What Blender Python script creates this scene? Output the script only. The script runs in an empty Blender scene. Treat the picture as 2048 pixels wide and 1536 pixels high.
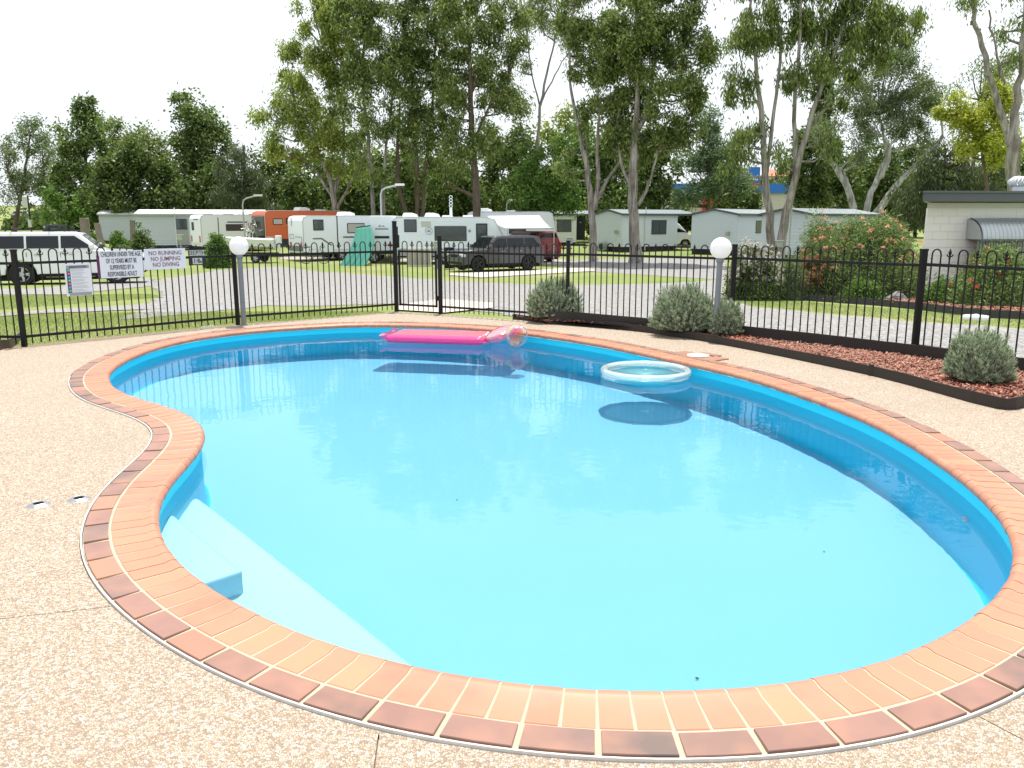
import bpy, bmesh, math, random
import numpy as np
from mathutils import Vector, Matrix
random.seed(7); RNG = np.random.default_rng(7)
S = bpy.context.scene
COL = S.collection
R = math.radians

# ------------------------------------------------------------------ camera
F, PITCH, H = 1639.0, R(11.3), 1.557
cd = bpy.data.cameras.new('camera'); cam = bpy.data.objects.new('camera', cd); COL.objects.link(cam)
cam.location = (0, 0, H); cam.rotation_euler = (R(90) - PITCH, 0, 0)
cd.sensor_width = 36; cd.lens = 36 * F / 2048; cd.clip_start = .05; cd.clip_end = 3000
S.camera = cam

# ------------------------------------------------------------------ sky, sun, exposure
SUN_EL, SUN_AZ = R(76), R(8)          # azimuth clockwise from +Y
w = bpy.data.worlds.new('World'); S.world = w; w.use_nodes = True
nt = w.node_tree; nt.nodes.clear()
def wn(t, **k):
    n = nt.nodes.new(t)
    for a, b in k.items(): setattr(n, a, b)
    return n
wo = wn('ShaderNodeOutputWorld'); bg = wn('ShaderNodeBackground'); bg.inputs[1].default_value = .11
sky = wn('ShaderNodeTexSky', sky_type='NISHITA', sun_disc=False, sun_elevation=SUN_EL, sun_rotation=SUN_AZ)
sky.air_density = 1.0; sky.dust_density = 1.5; sky.ozone_density = 1.0
tc = wn('ShaderNodeTexCoord'); mp = wn('ShaderNodeMapping'); mp.inputs['Scale'].default_value = (1, 1, 2.6)
nz = wn('ShaderNodeTexNoise'); nz.inputs['Scale'].default_value = 1.7; nz.inputs['Detail'].default_value = 7; nz.inputs['Roughness'].default_value = .55
cr = wn('ShaderNodeValToRGB'); cr.color_ramp.elements[0].position = .33; cr.color_ramp.elements[1].position = .62
cr.color_ramp.elements[0].color = (.72, .72, .72, 1); cr.color_ramp.elements[1].color = (1, 1, 1, 1)
mx = wn('ShaderNodeMixRGB'); mx.inputs[2].default_value = (8.3, 8.7, 9.2, 1)
L = nt.links.new
L(tc.outputs['Generated'], mp.inputs[0]); L(mp.outputs[0], nz.inputs['Vector']); L(nz.outputs[0], cr.inputs[0])
L(cr.outputs[0], mx.inputs[0]); L(sky.outputs[0], mx.inputs[1]); L(mx.outputs[0], bg.inputs[0]); L(bg.outputs[0], wo.inputs[0])

sd = bpy.data.lights.new('sun', 'SUN'); sd.energy = 5.0; sd.angle = R(.53); sd.color = (1, .965, .91)
sun = bpy.data.objects.new('sun', sd); COL.objects.link(sun)
sdir = Vector((math.sin(SUN_AZ) * math.cos(SUN_EL), math.cos(SUN_AZ) * math.cos(SUN_EL), math.sin(SUN_EL)))
sun.rotation_euler = sdir.to_track_quat('Z', 'Y').to_euler()
sun.location = sdir * 60
sd.cycles.is_caustics_light = True
S.view_settings.view_transform = 'Standard'; S.view_settings.look = 'None'
S.view_settings.exposure = .34; S.view_settings.gamma = 1; S.view_settings.use_curve_mapping = False
cy = S.cycles
cy.use_denoising = True
try: cy.denoiser = 'OPENIMAGEDENOISE'
except Exception: pass
cy.max_bounces = 12; cy.diffuse_bounces = 5; cy.glossy_bounces = 4; cy.transmission_bounces = 8; cy.transparent_max_bounces = 12
cy.caustics_refractive = True; cy.caustics_reflective = False; cy.sample_clamp_indirect = 6; cy.blur_glossy = .5
cy.use_adaptive_sampling = True; cy.adaptive_threshold = .015

# ------------------------------------------------------------------ picture -> place helpers
def ray(x, y):
    u = (x - 1024) / F; v = (768 - y) / F
    return Vector((u, math.cos(PITCH) + v * math.sin(PITCH), -math.sin(PITCH) + v * math.cos(PITCH)))
def g(x, y, z=0.0):                     # point of the level plane z seen at photo pixel x, y
    d = ray(x, y); t = (z - H) / d.z
    return Vector((d.x * t, d.y * t, z))
TY = [13, 42, 66, 120, 220, 260]; TZ = [-.06, -1.0, -.8, .1, 5.2, 6.0]
def terr(y):                            # the ground falls gently away behind the pool
    return float(np.interp(y, TY, TZ))
def gt(x, y):                           # point of the ground
    d = ray(x, y); lo, hi = .5, 3000.
    for _ in range(60):
        m = (lo + hi) / 2
        if H + d.z * m > terr(d.y * m): lo = m
        else: hi = m
    return Vector((d.x * lo, d.y * lo, terr(d.y * lo)))
def at(x, y, Y):                        # point at pixel x, y at distance Y
    d = ray(x, y); t = Y / d.y
    return Vector((d.x * t, Y, H + d.z * t))
WZ = -.13
def gw(x, y, depth):                    # refracted through the water plane
    d = ray(x, y).normalized(); e = Vector((0, 0, H)) + d * ((WZ - H) / d.z)
    k = 1 / 1.33; hx = Vector((d.x, d.y, 0)) * k; dz = -math.sqrt(1 - hx.length_squared)
    return Vector((e.x + hx.x / -dz * depth, e.y + hx.y / -dz * depth, WZ - depth))

# ------------------------------------------------------------------ objects
def tag(o, label=None, cat=None, group=None, kind=None):
    if label: o['label'] = label
    if cat: o['category'] = cat
    if group: o['group'] = group
    if kind: o['kind'] = kind
    return o
def empty(name, loc, rz=0, label=None, cat=None, group=None):
    o = bpy.data.objects.new(name, None); COL.objects.link(o); o.location = loc; o.rotation_euler.z = rz
    o.empty_display_size = .2
    return tag(o, label, cat, group)
def copy_tree(o, parent=None):
    c = o.copy(); COL.objects.link(c); c.parent = parent
    for ch in list(KIDS.get(o.name, [])): copy_tree(ch, c)
    return c
KIDS = {}
def link(name, me, mat, parent=None):
    o = bpy.data.objects.new(name, me); COL.objects.link(o)
    if mat: me.materials.append(mat)
    if parent:
        o.parent = parent; KIDS.setdefault(parent.name, []).append(o)
    return o
class MB:
    def __init__(s): s.v = []; s.f = []
    def poly(s, pts, flip=False):
        n = len(s.v); s.v += [tuple(p) for p in pts]; f = list(range(n, n + len(pts)))
        s.f.append(f[::-1] if flip else f); return s
    def box(s, c, d, rz=0, M=None):
        x, y, z = d[0] / 2, d[1] / 2, d[2] / 2; n = len(s.v); cc, ss = math.cos(rz), math.sin(rz)
        for a, b, e in ((-x,-y,-z),(x,-y,-z),(x,y,-z),(-x,y,-z),(-x,-y,z),(x,-y,z),(x,y,z),(-x,y,z)):
            p = Vector((c[0] + a * cc - b * ss, c[1] + a * ss + b * cc, c[2] + e))
            s.v.append(tuple(M @ p if M else p))
        for f in ((0,3,2,1),(4,5,6,7),(0,1,5,4),(1,2,6,5),(2,3,7,6),(3,0,4,7)): s.f.append([n + i for i in f])
        return s
    def tube(s, pts, r, k=8, cap=True):
        pts = [Vector(p) for p in pts]; rs = r if isinstance(r, (list, tuple)) else [r] * len(pts)
        n0 = len(s.v); up = None
        for i, p in enumerate(pts):
            t = (pts[min(i + 1, len(pts) - 1)] - pts[max(i - 1, 0)]).normalized()
            if up is None:
                up = Vector((0, 0, 1)) if abs(t.z) < .9 else Vector((1, 0, 0))
            a = t.cross(up).normalized(); b = a.cross(t).normalized(); up = b
            for j in range(k):
                q = 2 * math.pi * j / k
                s.v.append(tuple(p + (a * math.cos(q) + b * math.sin(q)) * rs[i]))
        for i in range(len(pts) - 1):
            for j in range(k):
                a = n0 + i * k + j; b = n0 + i * k + (j + 1) % k
                s.f.append([a, a + k, b + k, b][::-1])
        if cap:
            s.f.append([n0 + j for j in range(k)]); s.f.append([n0 + (len(pts) - 1) * k + j for j in range(k)][::-1])
        return s
    def lathe(s, prof, k=24, c=(0, 0, 0), sx=1, sy=1, cap=True):
        n0 = len(s.v)
        for r, z in prof:
            for j in range(k):
                q = 2 * math.pi * j / k
                s.v.append((c[0] + r * math.cos(q) * sx, c[1] + r * math.sin(q) * sy, c[2] + z))
        for i in range(len(prof) - 1):
            for j in range(k):
                a = n0 + i * k + j; b = n0 + i * k + (j + 1) % k
                s.f.append([a, b, b + k, a + k])
        if cap and prof[0][0] > 1e-4: s.f.append([n0 + j for j in range(k)][::-1])
        if cap and prof[-1][0] > 1e-4: s.f.append([n0 + (len(prof) - 1) * k + j for j in range(k)])
        return s
    def prism(s, outl, z0, z1):         # outline counter-clockwise
        n = len(outl); k = len(s.v)
        s.v += [(p[0], p[1], z0) for p in outl] + [(p[0], p[1], z1) for p in outl]
        s.f.append([k + i for i in range(n)][::-1]); s.f.append([k + n + i for i in range(n)])
        for i in range(n):
            j = (i + 1) % n; s.f.append([k + i, k + j, k + n + j, k + n + i])
        return s
    def extr(s, outl, M, t):            # outline in local xz plane, thickness t along y, placed by M
        n = len(outl); k = len(s.v)
        s.v += [tuple(M @ Vector((p[0], 0, p[1]))) for p in outl] + [tuple(M @ Vector((p[0], t, p[1]))) for p in outl]
        s.f.append([k + i for i in range(n)]); s.f.append([k + n + i for i in range(n)][::-1])
        for i in range(n):
            j = (i + 1) % n; s.f.append([k + i, k + n + i, k + n + j, k + j])
        return s
    def mesh(s, name, smooth=False):
        me = bpy.data.meshes.new(name); me.from_pydata(s.v, [], s.f)
        if smooth:
            me.polygons.foreach_set('use_smooth', [True] * len(me.polygons))
            if smooth != 'all':
                try: me.set_sharp_from_angle(angle=R(40))
                except Exception: pass
        me.update(); return me
    def build(s, name, mat, parent=None, smooth=False, bevel=0):
        o = link(name, s.mesh(name, smooth), mat, parent)
        if bevel:
            m = o.modifiers.new('b', 'BEVEL'); m.width = bevel; m.segments = 2; m.limit_method = 'ANGLE'
        return o
def arr_mesh(name, V, Fc, nper):
    me = bpy.data.meshes.new(name); V = np.asarray(V, np.float32); Fc = np.asarray(Fc, np.int32).ravel()
    me.vertices.add(len(V)); me.vertices.foreach_set('co', V.ravel())
    me.loops.add(len(Fc)); me.loops.foreach_set('vertex_index', Fc)
    n = len(Fc) // nper; me.polygons.add(n); me.polygons.foreach_set('loop_start', np.arange(n, dtype=np.int32) * nper)
    me.update(calc_edges=True); return me

# ------------------------------------------------------------------ materials
MATS = {}
class NT:
    def __init__(s, m): s.t = m.node_tree; s.t.nodes.clear(); s.out = s.t.nodes.new('ShaderNodeOutputMaterial')
    def n(s, t, ins=None, **k):
        n = s.t.nodes.new('ShaderNode' + t)
        for a, b in k.items(): setattr(n, a, b)
        for a, b in (ins or {}).items():
            if isinstance(b, bpy.types.NodeSocket): s.t.links.new(b, n.inputs[a])
            else: n.inputs[a].default_value = b
        return n
    def ramp(s, fac, stops, interp='LINEAR'):
        n = s.n('ValToRGB', {0: fac}); e = n.color_ramp.elements; n.color_ramp.interpolation = interp
        while len(e) < len(stops): e.new(.5)
        for i, (p, c) in enumerate(stops): e[i].position = p; e[i].color = (*c, 1) if len(c) == 3 else c
        return n.outputs[0]
    def mix(s, f, a, b, mode='MIX'):
        n = s.n('MixRGB', blend_type=mode)
        for i, v in enumerate((f, a, b)):
            if isinstance(v, bpy.types.NodeSocket): s.t.links.new(v, n.inputs[i])
            elif i and len(v) == 3: n.inputs[i].default_value = (*v, 1)
            else: n.inputs[i].default_value = v
        return n.outputs[0]
    def math(s, op, a, b=0, c=0, clamp=False):
        n = s.n('Math', operation=op, use_clamp=clamp)
        for i, v in enumerate((a, b, c)):
            if isinstance(v, bpy.types.NodeSocket): s.t.links.new(v, n.inputs[i])
            else: n.inputs[i].default_value = v
        return n.outputs[0]
    def noise(s, vec, scale, detail=4, rough=.55):
        return s.n('TexNoise', {'Vector': vec, 'Scale': scale, 'Detail': detail, 'Roughness': rough}).outputs[0]
    def done(s, sh): s.t.links.new(sh, s.out.inputs[0])
def new_mat(name):
    m = bpy.data.materials.new(name); m.use_nodes = True; MATS[name] = m; return m, NT(m)
def c3(c): return (*c, 1)
def mat(name, col, rough=.5, metal=0, var=.12, vs=4.0, bump=0, bs=60, spec=.5, coat=0):
    if name in MATS: return MATS[name]
    m, t = new_mat(name); o = t.n('TexCoord').outputs['Object']
    a = tuple(max(0, c * (1 - var)) for c in col); b = tuple(min(1, c * (1 + var)) for c in col)
    c = t.mix(t.noise(o, vs, 5), a, b)
    fine = t.noise(o, vs * 9, 3)
    c = t.mix(t.math('MULTIPLY', fine, var * .8), c, tuple(x * .7 for x in col))
    ins = {'Base Color': c, 'Roughness': rough, 'Metallic': metal, 'Specular IOR Level': spec, 'Coat Weight': coat}
    p = t.n('BsdfPrincipled', ins)
    if bump:
        bn = t.n('Bump', {'Height': t.noise(o, bs, 4), 'Strength': bump, 'Distance': .01}); t.t.links.new(bn.outputs[0], p.inputs['Normal'])
    t.done(p.outputs[0]); return m

def m_aggregate():
    m, t = new_mat('exposed aggregate'); o = t.n('TexCoord').outputs['Object']
    v = t.n('TexVoronoi', {'Vector': o, 'Scale': 120.0, 'Randomness': 1.0})
    e = t.n('TexVoronoi', {'Vector': o, 'Scale': 120.0, 'Randomness': 1.0}, feature='DISTANCE_TO_EDGE')
    sx = t.n('SeparateColor', {0: v.outputs['Color']})
    c = t.ramp(sx.outputs[0], [(0, (.16, .095, .06)), (.13, (.27, .18, .11)), (.28, (.39, .29, .185)), (.5, (.48, .415, .325)), (.72, (.56, .505, .415)), (.88, (.72, .68, .60)), (1, (.30, .27, .25))], 'CONSTANT')
    c = t.mix(.22, c, (.48, .43, .34))
    big = t.noise(o, 1.3, 6, .6); c = t.mix(t.math('MULTIPLY', big, .35), c, (.46, .36, .27)); st_ = t.noise(o, .45, 5, .7); c = t.mix(t.ramp(st_, [(.52, (0, 0, 0)), (.68, (.22, .22, .22))]), c, (.30, .24, .19))
    gap = t.ramp(e.outputs['Distance'], [(0, (0, 0, 0)), (.2, (1, 1, 1))])
    c = t.mix(gap, (.20, .14, .10), c)
    h = t.ramp(e.outputs['Distance'], [(0, (0, 0, 0)), (.4, (1, 1, 1))])
    b = t.n('Bump', {'Height': h, 'Strength': .5, 'Distance': .003})
    t.done(t.n('BsdfPrincipled', {'Base Color': c, 'Roughness': .62, 'Normal': b.outputs[0], 'Specular IOR Level': .35}).outputs[0]); return m
def m_tile(name, stops, edge):
    m, t = new_mat(name); oi = t.n('ObjectInfo').outputs['Random']; tc_ = t.n('TexCoord'); o = tc_.outputs['Object']; gen = tc_.outputs['Generated']
    c = t.ramp(oi, stops)
    bl = t.n('TexNoise', {'Vector': o, 'Scale': 5.5, 'Detail': 2.0}, noise_dimensions='4D')
    t.t.links.new(t.math('MULTIPLY', oi, 37.0), bl.inputs['W'])
    c = t.mix(t.ramp(bl.outputs[0], [(.38, (0, 0, 0)), (.68, (.85, .85, .85))]), c, edge)
    sp = t.noise(o, 340, 2); c = t.mix(t.ramp(sp, [(.55, (0, 0, 0)), (.75, (.22, .22, .22))]), c, (.28, .12, .07))
    b = t.n('Bump', {'Height': t.noise(o, 220, 3), 'Strength': .12, 'Distance': .003})
    t.done(t.n('BsdfPrincipled', {'Base Color': c, 'Roughness': .42, 'Normal': b.outputs[0]}).outputs[0]); return m
def m_grass():
    m, t = new_mat('lawn'); o = t.n('TexCoord').outputs['Object']
    big = t.noise(o, .22, 5, .6); med = t.noise(o, 1.6, 5, .65); fine = t.noise(o, 28, 3, .7)
    c = t.ramp(big, [(.3, (.16, .235, .065)), (.5, (.24, .285, .095)), (.7, (.36, .34, .16))])
    c = t.mix(t.ramp(med, [(.45, (0, 0, 0)), (.75, (.75, .75, .75))]), c, (.34, .30, .15))
    c = t.mix(t.ramp(fine, [(.3, (.0, .0, .0)), (.7, (.6, .6, .6))]), c, (.09, .15, .03))
    b = t.n('Bump', {'Height': fine, 'Strength': .8, 'Distance': .03})
    t.done(t.n('BsdfPrincipled', {'Base Color': c, 'Roughness': .9, 'Normal': b.outputs[0], 'Specular IOR Level': .15}).outputs[0]); return m
def m_gravel(name='grey gravel', a=(.285, .28, .278), b=(.19, .185, .185)):
    m, t = new_mat(name); o = t.n('TexCoord').outputs['Object']
    v = t.n('TexVoronoi', {'Vector': o, 'Scale': 26.0}); big = t.noise(o, .5, 6, .6)
    sx = t.n('SeparateColor', {0: v.outputs['Color']})
    c = t.ramp(sx.outputs[0], [(0, (.13, .125, .12)), (.3, b), (.7, a), (1, (.36, .345, .33))])
    c = t.mix(t.ramp(big, [(.4, (0, 0, 0)), (.7, (.55, .55, .55))]), c, (.25, .235, .20))
    c = t.mix(t.ramp(t.noise(o, 1.1, 6, .7), [(.6, (0, 0, 0)), (.78, (.55, .55, .55))]), c, (.20, .20, .09))
    bm_ = t.n('Bump', {'Height': v.outputs['Distance'], 'Strength': .6, 'Distance': .02})
    t.done(t.n('BsdfPrincipled', {'Base Color': c, 'Roughness': .9, 'Normal': bm_.outputs[0]}).outputs[0]); return m
def m_shell(name='shade-tinted wall fibreglass', ca=(.07, .56, .80), cb=(.10, .64, .86)):
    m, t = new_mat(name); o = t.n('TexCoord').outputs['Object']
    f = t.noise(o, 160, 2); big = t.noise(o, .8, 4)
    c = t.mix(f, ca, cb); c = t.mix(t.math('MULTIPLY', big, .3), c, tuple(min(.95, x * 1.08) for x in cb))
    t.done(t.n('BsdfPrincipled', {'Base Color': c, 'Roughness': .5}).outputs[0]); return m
def m_water():
    m, t = new_mat('pool water'); o = t.n('TexCoord').outputs['Object']
    a = t.noise(o, 2.2, 3, .5); b2 = t.noise(o, 9, 2, .5)
    h = t.math('ADD', a, t.math('MULTIPLY', b2, .18))
    bp = t.n('Bump', {'Height': h, 'Strength': .16, 'Distance': .02})
    rf = t.n('BsdfRefraction', {'Color': (.93, .99, 1, 1), 'Roughness': 0.0, 'IOR': 1.333, 'Normal': bp.outputs[0]})
    gs_ = t.n('BsdfGlossy', {'Color': (1, 1, 1, 1), 'Roughness': 0.0, 'Normal': bp.outputs[0]})
    k_ = t.math('ADD', .5, t.math('MULTIPLY', t.n('NewGeometry').outputs['Backfacing'], .5))
    fr = t.math('MULTIPLY', t.n('Fresnel', {'IOR': 1.333, 'Normal': bp.outputs[0]}).outputs[0], k_)
    t.done(t.n('MixShader', {0: fr, 1: rf.outputs[0], 2: gs_.outputs[0]}).outputs[0]); return m

# ------------------------------------------------------------------ pool outline
CTRL = [(-4.324, 8.113), (-4.474, 8.477), (-4.578, 8.857), (-4.645, 9.246), (-4.684, 9.638), (-4.692, 10.033), (-4.661, 10.426), (-4.576, 10.81), (-4.431, 11.177), (-4.226, 11.513), (-3.97, 11.813), (-3.665, 12.062), (-3.333, 12.275), (-2.987, 12.463), (-2.621, 12.611), (-2.233, 12.674), (-1.839, 12.659), (-1.449, 12.602), (-1.066, 12.509), (-0.697, 12.37), (-0.342, 12.2), (-0.01, 11.988), (0.289, 11.73), (0.567, 11.45), (0.833, 11.16), (1.092, 10.862), (1.332, 10.549), (1.543, 10.216), (1.739, 9.874), (1.933, 9.53), (2.127, 9.187), (2.32, 8.843), (2.504, 8.494), (2.656, 8.13), (2.772, 7.753), (2.873, 7.372), (2.964, 6.989), (3.037, 6.601), (3.08, 6.209), (3.09, 5.815), (3.073, 5.421), (3.037, 5.028), (2.982, 4.638), (2.896, 4.253), (2.766, 3.881), (2.586, 3.53), (2.353, 3.212), (2.076, 2.933), (1.766, 2.688), (1.427, 2.487), (1.058, 2.35), (0.67, 2.285), (0.276, 2.286), (-0.113, 2.349), (-0.487, 2.472), (-0.839, 2.651), (-1.162, 2.876), (-1.458, 3.136), (-1.725, 3.426), (-1.951, 3.749), (-2.127, 4.102), (-2.253, 4.475), (-2.328, 4.862), (-2.374, 5.254), (-2.441, 5.642), (-2.574, 6.013), (-2.789, 6.342), (-3.067, 6.622), (-3.37, 6.874), (-3.664, 7.137), (-3.92, 7.436), (-4.137, 7.766)]
CP = np.array(CTRL)
def catmull(P, k):
    out = []; n = len(P)
    for i in range(n):
        a, b, c, d = P[i - 1], P[i], P[(i + 1) % n], P[(i + 2) % n]
        for j in range(k):
            t = j / k
            out.append(.5 * (2 * b + (c - a) * t + (2 * a - 5 * b + 4 * c - d) * t * t + (3 * b - a - 3 * c + d) * t ** 3))
    return np.array(out)
def resample(P, n):
    Q = np.vstack([P, P[:1]]); s = np.r_[0, np.cumsum(np.linalg.norm(np.diff(Q, axis=0), axis=1))]
    u = np.linspace(0, s[-1], n, endpoint=False)
    return np.stack([np.interp(u, s, Q[:, 0]), np.interp(u, s, Q[:, 1])], 1), s[-1]
DENSE, PLEN = resample(catmull(CP, 12), 2856)      # clockwise
_k = np.exp(-.5 * (np.arange(-60, 61) / 20) ** 2); _k /= _k.sum()
DENSE = np.stack([np.convolve(np.r_[DENSE[-60:, i], DENSE[:, i], DENSE[:60, i]], _k, 'valid') for i in (0, 1)], 1)
DENSE, PLEN = resample(DENSE, 2856)
def normals(P):
    t = np.roll(P, -5, 0) - np.roll(P, 5, 0); t /= np.linalg.norm(t, axis=1)[:, None]
    return t, np.stack([t[:, 1], -t[:, 0]], 1)      # tangent, inward normal (right side of a clockwise path)
TAN, NRM = normals(DENSE)
def off(d, n=None, step=8):
    return [tuple(DENSE[i] + NRM[i] * d) for i in range(0, len(DENSE), step)]
def clean(P):                                       # drop loops of an inward offset
    return P
def wdepth(y): return .95 + .074 * (y - 3) + max(0, y - 8.8) * .07
# ================================================================== POOL
pool = empty('swimming_pool', (-.6, 7.2, 0), 0, 'kidney shaped in-ground swimming pool edged with orange brick coping', 'pool')
PO = Vector((-.6, 7.2, 0))
def loc(P): return [(p[0] - PO.x, p[1] - PO.y, p[2]) for p in P]
def rel(mb): mb.v = loc(mb.v); return mb
def ring_mesh(rings, closed_floor=False):
    mb = MB(); n = len(rings[0])
    for r in rings: mb.v += r
    for i in range(len(rings) - 1):
        for j in range(n):
            a = i * n + j; b = i * n + (j + 1) % n
            mb.f.append([a, b, b + n, a + n])
    return mb
# shell: wall, cove and floor; the floor is a grid of the innermost ring shrunk towards a spine
rings = []
for d, fz in ((.205, None), (.205, 0), (.206, .6), (.209, .92), (.215, .97), (.226, .99), (.24, 1.0)):
    ring = []
    for p in off(d):
        ring.append((p[0], p[1], -.055 if fz is None else (WZ - .02 if fz == 0 else WZ - wdepth(p[1]) * fz)))
    rings.append(ring)
mb = ring_mesh(rings)
rel(mb).build('pool_shell', None, pool, 'all').data.materials.append(m_shell(ca=(.008, .66, .90), cb=(.015, .72, .95)))  # wall shade put into the colour: deeper blue than the floor of the same shell
bm = bmesh.new(); inner = rings[-1]
# floor grid clipped to the ring
vs = [bm.verts.new((p[0] - PO.x, p[1] - PO.y, 0)) for p in inner]
bm.faces.new(vs)
for k in range(1, 20):
    yy = 2 + k * .55 - PO.y
    bmesh.ops.bisect_plane(bm, geom=bm.verts[:] + bm.edges[:] + bm.faces[:], plane_co=(0, yy, 0), plane_no=(0, 1, 0))
for v in bm.verts: v.co.z = WZ - wdepth(v.co.y + PO.y)
bmesh.ops.triangulate(bm, faces=bm.faces[:])
bmesh.ops.recalc_face_normals(bm, faces=bm.faces[:])
me = bpy.data.meshes.new('pool_floor'); bm.to_mesh(me); bm.free()
if me.polygons[0].normal.z < 0: me.flip_normals()
me.polygons.foreach_set('use_smooth', [True] * len(me.polygons))
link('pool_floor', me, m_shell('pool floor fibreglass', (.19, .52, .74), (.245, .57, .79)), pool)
# entry steps
stepm = mat('step fibreglass', (.45, .74, .84), .6, var=.06, vs=60, bump=.2, bs=150)
def gwp(x, y, d): p = gw(x, y, d); return (p.x, p.y)
D1, D2 = .27, .55
s1 = [gwp(487, 1142, D1), gwp(343, 1028, D1)]
s1b = [gwp(398, 1168, D1)]
def beyond(i0, i1, d):                               # follow the wall line between two nearby points
    idx = range(i0, i1, 12) if i1 > i0 else range(i0, i1, -12)
    return [tuple(DENSE[i % len(DENSE)] + NRM[i % len(DENSE)] * d) for i in idx]
def near(p): return int(np.argmin(np.linalg.norm(DENSE - np.array(p), axis=1)))
def stepprism(pts, d, name):
    # pts: inner corner points, first and last are near the wall
    a, b = near(pts[0]), near(pts[-1])
    wall = beyond(b, a, .19)
    out = list(pts) + [w_ for w_ in wall]
    A = sum(out[i][0] * out[(i + 1) % len(out)][1] - out[(i + 1) % len(out)][0] * out[i][1] for i in range(len(out)))
    if A < 0: out = out[::-1]
    m_ = MB(); m_.prism([(p[0] - PO.x, p[1] - PO.y) for p in out], WZ - 1.25, WZ - d)
    return m_.build(name, stepm, pool, bevel=.03)
q1 = gwp(345, 1028, D1); q2 = gwp(487, 1142, D1); q3 = gwp(396, 1172, D1)
stepprism([q1, q2, q3], D1, 'entry_step')
q1 = gwp(400, 998, D2); q2 = gwp(850, 1347, D2)
dd = (np.array(q2) - np.array(q1)); stepprism([tuple(np.array(q1) - dd * .02), tuple(np.array(q2) + dd * .02)], D2, 'entry_step')
# coping tiles
tile_m = m_tile('orange coping brick', [(0, (.42, .16, .10)), (.35, (.47, .19, .115)), (.75, (.50, .205, .12)), (1, (.52, .235, .125))], (.51, .215, .13))
bord_m = m_tile('dark border brick', [(0, (.14, .10, .085)), (.25, (.22, .12, .095)), (.5, (.27, .145, .115)), (.75, (.175, .115, .10)), (1, (.40, .19, .11))], (.34, .175, .12))
NT_ = 238
prof = [(.006, -.05), (.006, -.003), (.009, 0), (.168, 0), (.185, .006), (.203, .008), (.220, .002), (.232, -.014), (.235, -.030), (.228, -.046), (.215, -.05)]
for k in range(NT_):
    i = int(round((k + .5) * len(DENSE) / NT_)) % len(DENSE)
    c = DENSE[i]; t = TAN[i]; n = NRM[i]
    j0 = (i - 9) % len(DENSE); j1 = (i + 9) % len(DENSE)
    v = []; dz = random.uniform(-.0015, .0015); jit = random.uniform(-.0015, .0015)
    for s_ in (-1, 1):
        jj = (i + s_ * 5) % len(DENSE)
        for r_, z_ in prof:
            wn_ = (np.linalg.norm(DENSE[j1] + NRM[j1] * r_ - DENSE[j0] - NRM[j0] * r_) / (18 / len(DENSE) * PLEN))
            half = min(.0530, .5 * .12 * wn_ - .0045 - (.001 if r_ < .1 else 0))
            p = s_ * half * t + n * (r_ + jit)
            v.append((p[0], p[1], z_ + dz))
    m_ = MB(); m_.v = v; L_ = len(prof)
    m_.f = [list(range(L_))[::-1], list(range(L_, 2 * L_))] + [[a, (a + 1) % L_, (a + 1) % L_ + L_, a + L_] for a in range(L_)]
    me = m_.mesh('coping_brick'); me.polygons.foreach_set('use_smooth', [False, False] + [True] * L_)
    try: me.set_sharp_from_angle(angle=R(35))
    except Exception: pass
    o = link('coping_brick', me, tile_m, pool); o.location = (c[0] - PO.x, c[1] - PO.y, 0)
NB = 119
for k in range(NB):
    i = int(round((k + .5) * len(DENSE) / NB)) % len(DENSE)
    c = DENSE[i]; t = TAN[i]; n = NRM[i]; v = []
    lift = random.uniform(-.001, .004); tip = random.uniform(-.012, .012)
    out = []
    for jj, r_ in ((-11.2, -.007), (0, -.007), (11.2, -.007), (11.0, -.119), (0, -.119), (-11.0, -.119)):
        q = (i + int(jj)) % len(DENSE); p = DENSE[q] + NRM[q] * r_ - c
        out.append((p[0], p[1]))
    m_ = MB(); nn = 6
    A = sum(out[a][0] * out[(a + 1) % 6][1] - out[(a + 1) % 6][0] * out[a][1] for a in range(6))
    if A < 0: out = out[::-1]
    cx = [p[0] * .985 for p in out]; cyy = [p[1] * .985 for p in out]
    m_.v = [(p[0], p[1], -.045) for p in out] + [(p[0], p[1], lift - .003) for p in out] + [(a, b, lift) for a, b in zip(cx, cyy)]
    m_.f = [list(range(12, 18))] + [[a, (a + 1) % 6, (a + 1) % 6 + 6, a + 6] for a in range(6)] + [[a + 6, (a + 1) % 6 + 6, (a + 1) % 6 + 12, a + 12] for a in range(6)]
    o = link('border_brick', m_.mesh('border_brick'), bord_m, pool); o.location = (c[0] - PO.x, c[1] - PO.y, 0)
    o.rotation_euler = (tip * .6, tip * .4, random.uniform(-.006, .006))
grout = mat('cream grout', (.45, .39, .28), .85, var=.18, vs=30, bump=.3, bs=200)
rg = [[(p[0], p[1], z) for p in off(d)] for d, z in ((-.123, -.06), (-.123, -.009), (-.01, -.0045), (.0, -.0025), (.168, -.0022), (.185, .0035), (.203, .0055), (.219, -.0005), (.2300, -.0150), (.2330, -.0300), (.2262, -.0450), (.213, -.0485), (.16, -.06))]
rel(ring_mesh(rg)).build('grout_bed', grout, pool, True)
# white expansion strip between border and deck
wst = mat('white sealant', (.62, .61, .58), .7, var=.25, vs=6)
rg = []
for d, z in ((-.127, -.02), (-.127, -.001), (-.134, -.001), (-.134, -.02)):
    rg.append([(p[0], p[1], z) for p in off(d)])
mb = ring_mesh(rg); n_ = len(rg[0])
mb.f = [f for f in mb.f if (lambda p: (p[0] < -1.0 and p[1] < 8.2) or p[1] < 2.75)(mb.v[f[0]])]
rel(mb).build('joint_strip', wst, pool)
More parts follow.
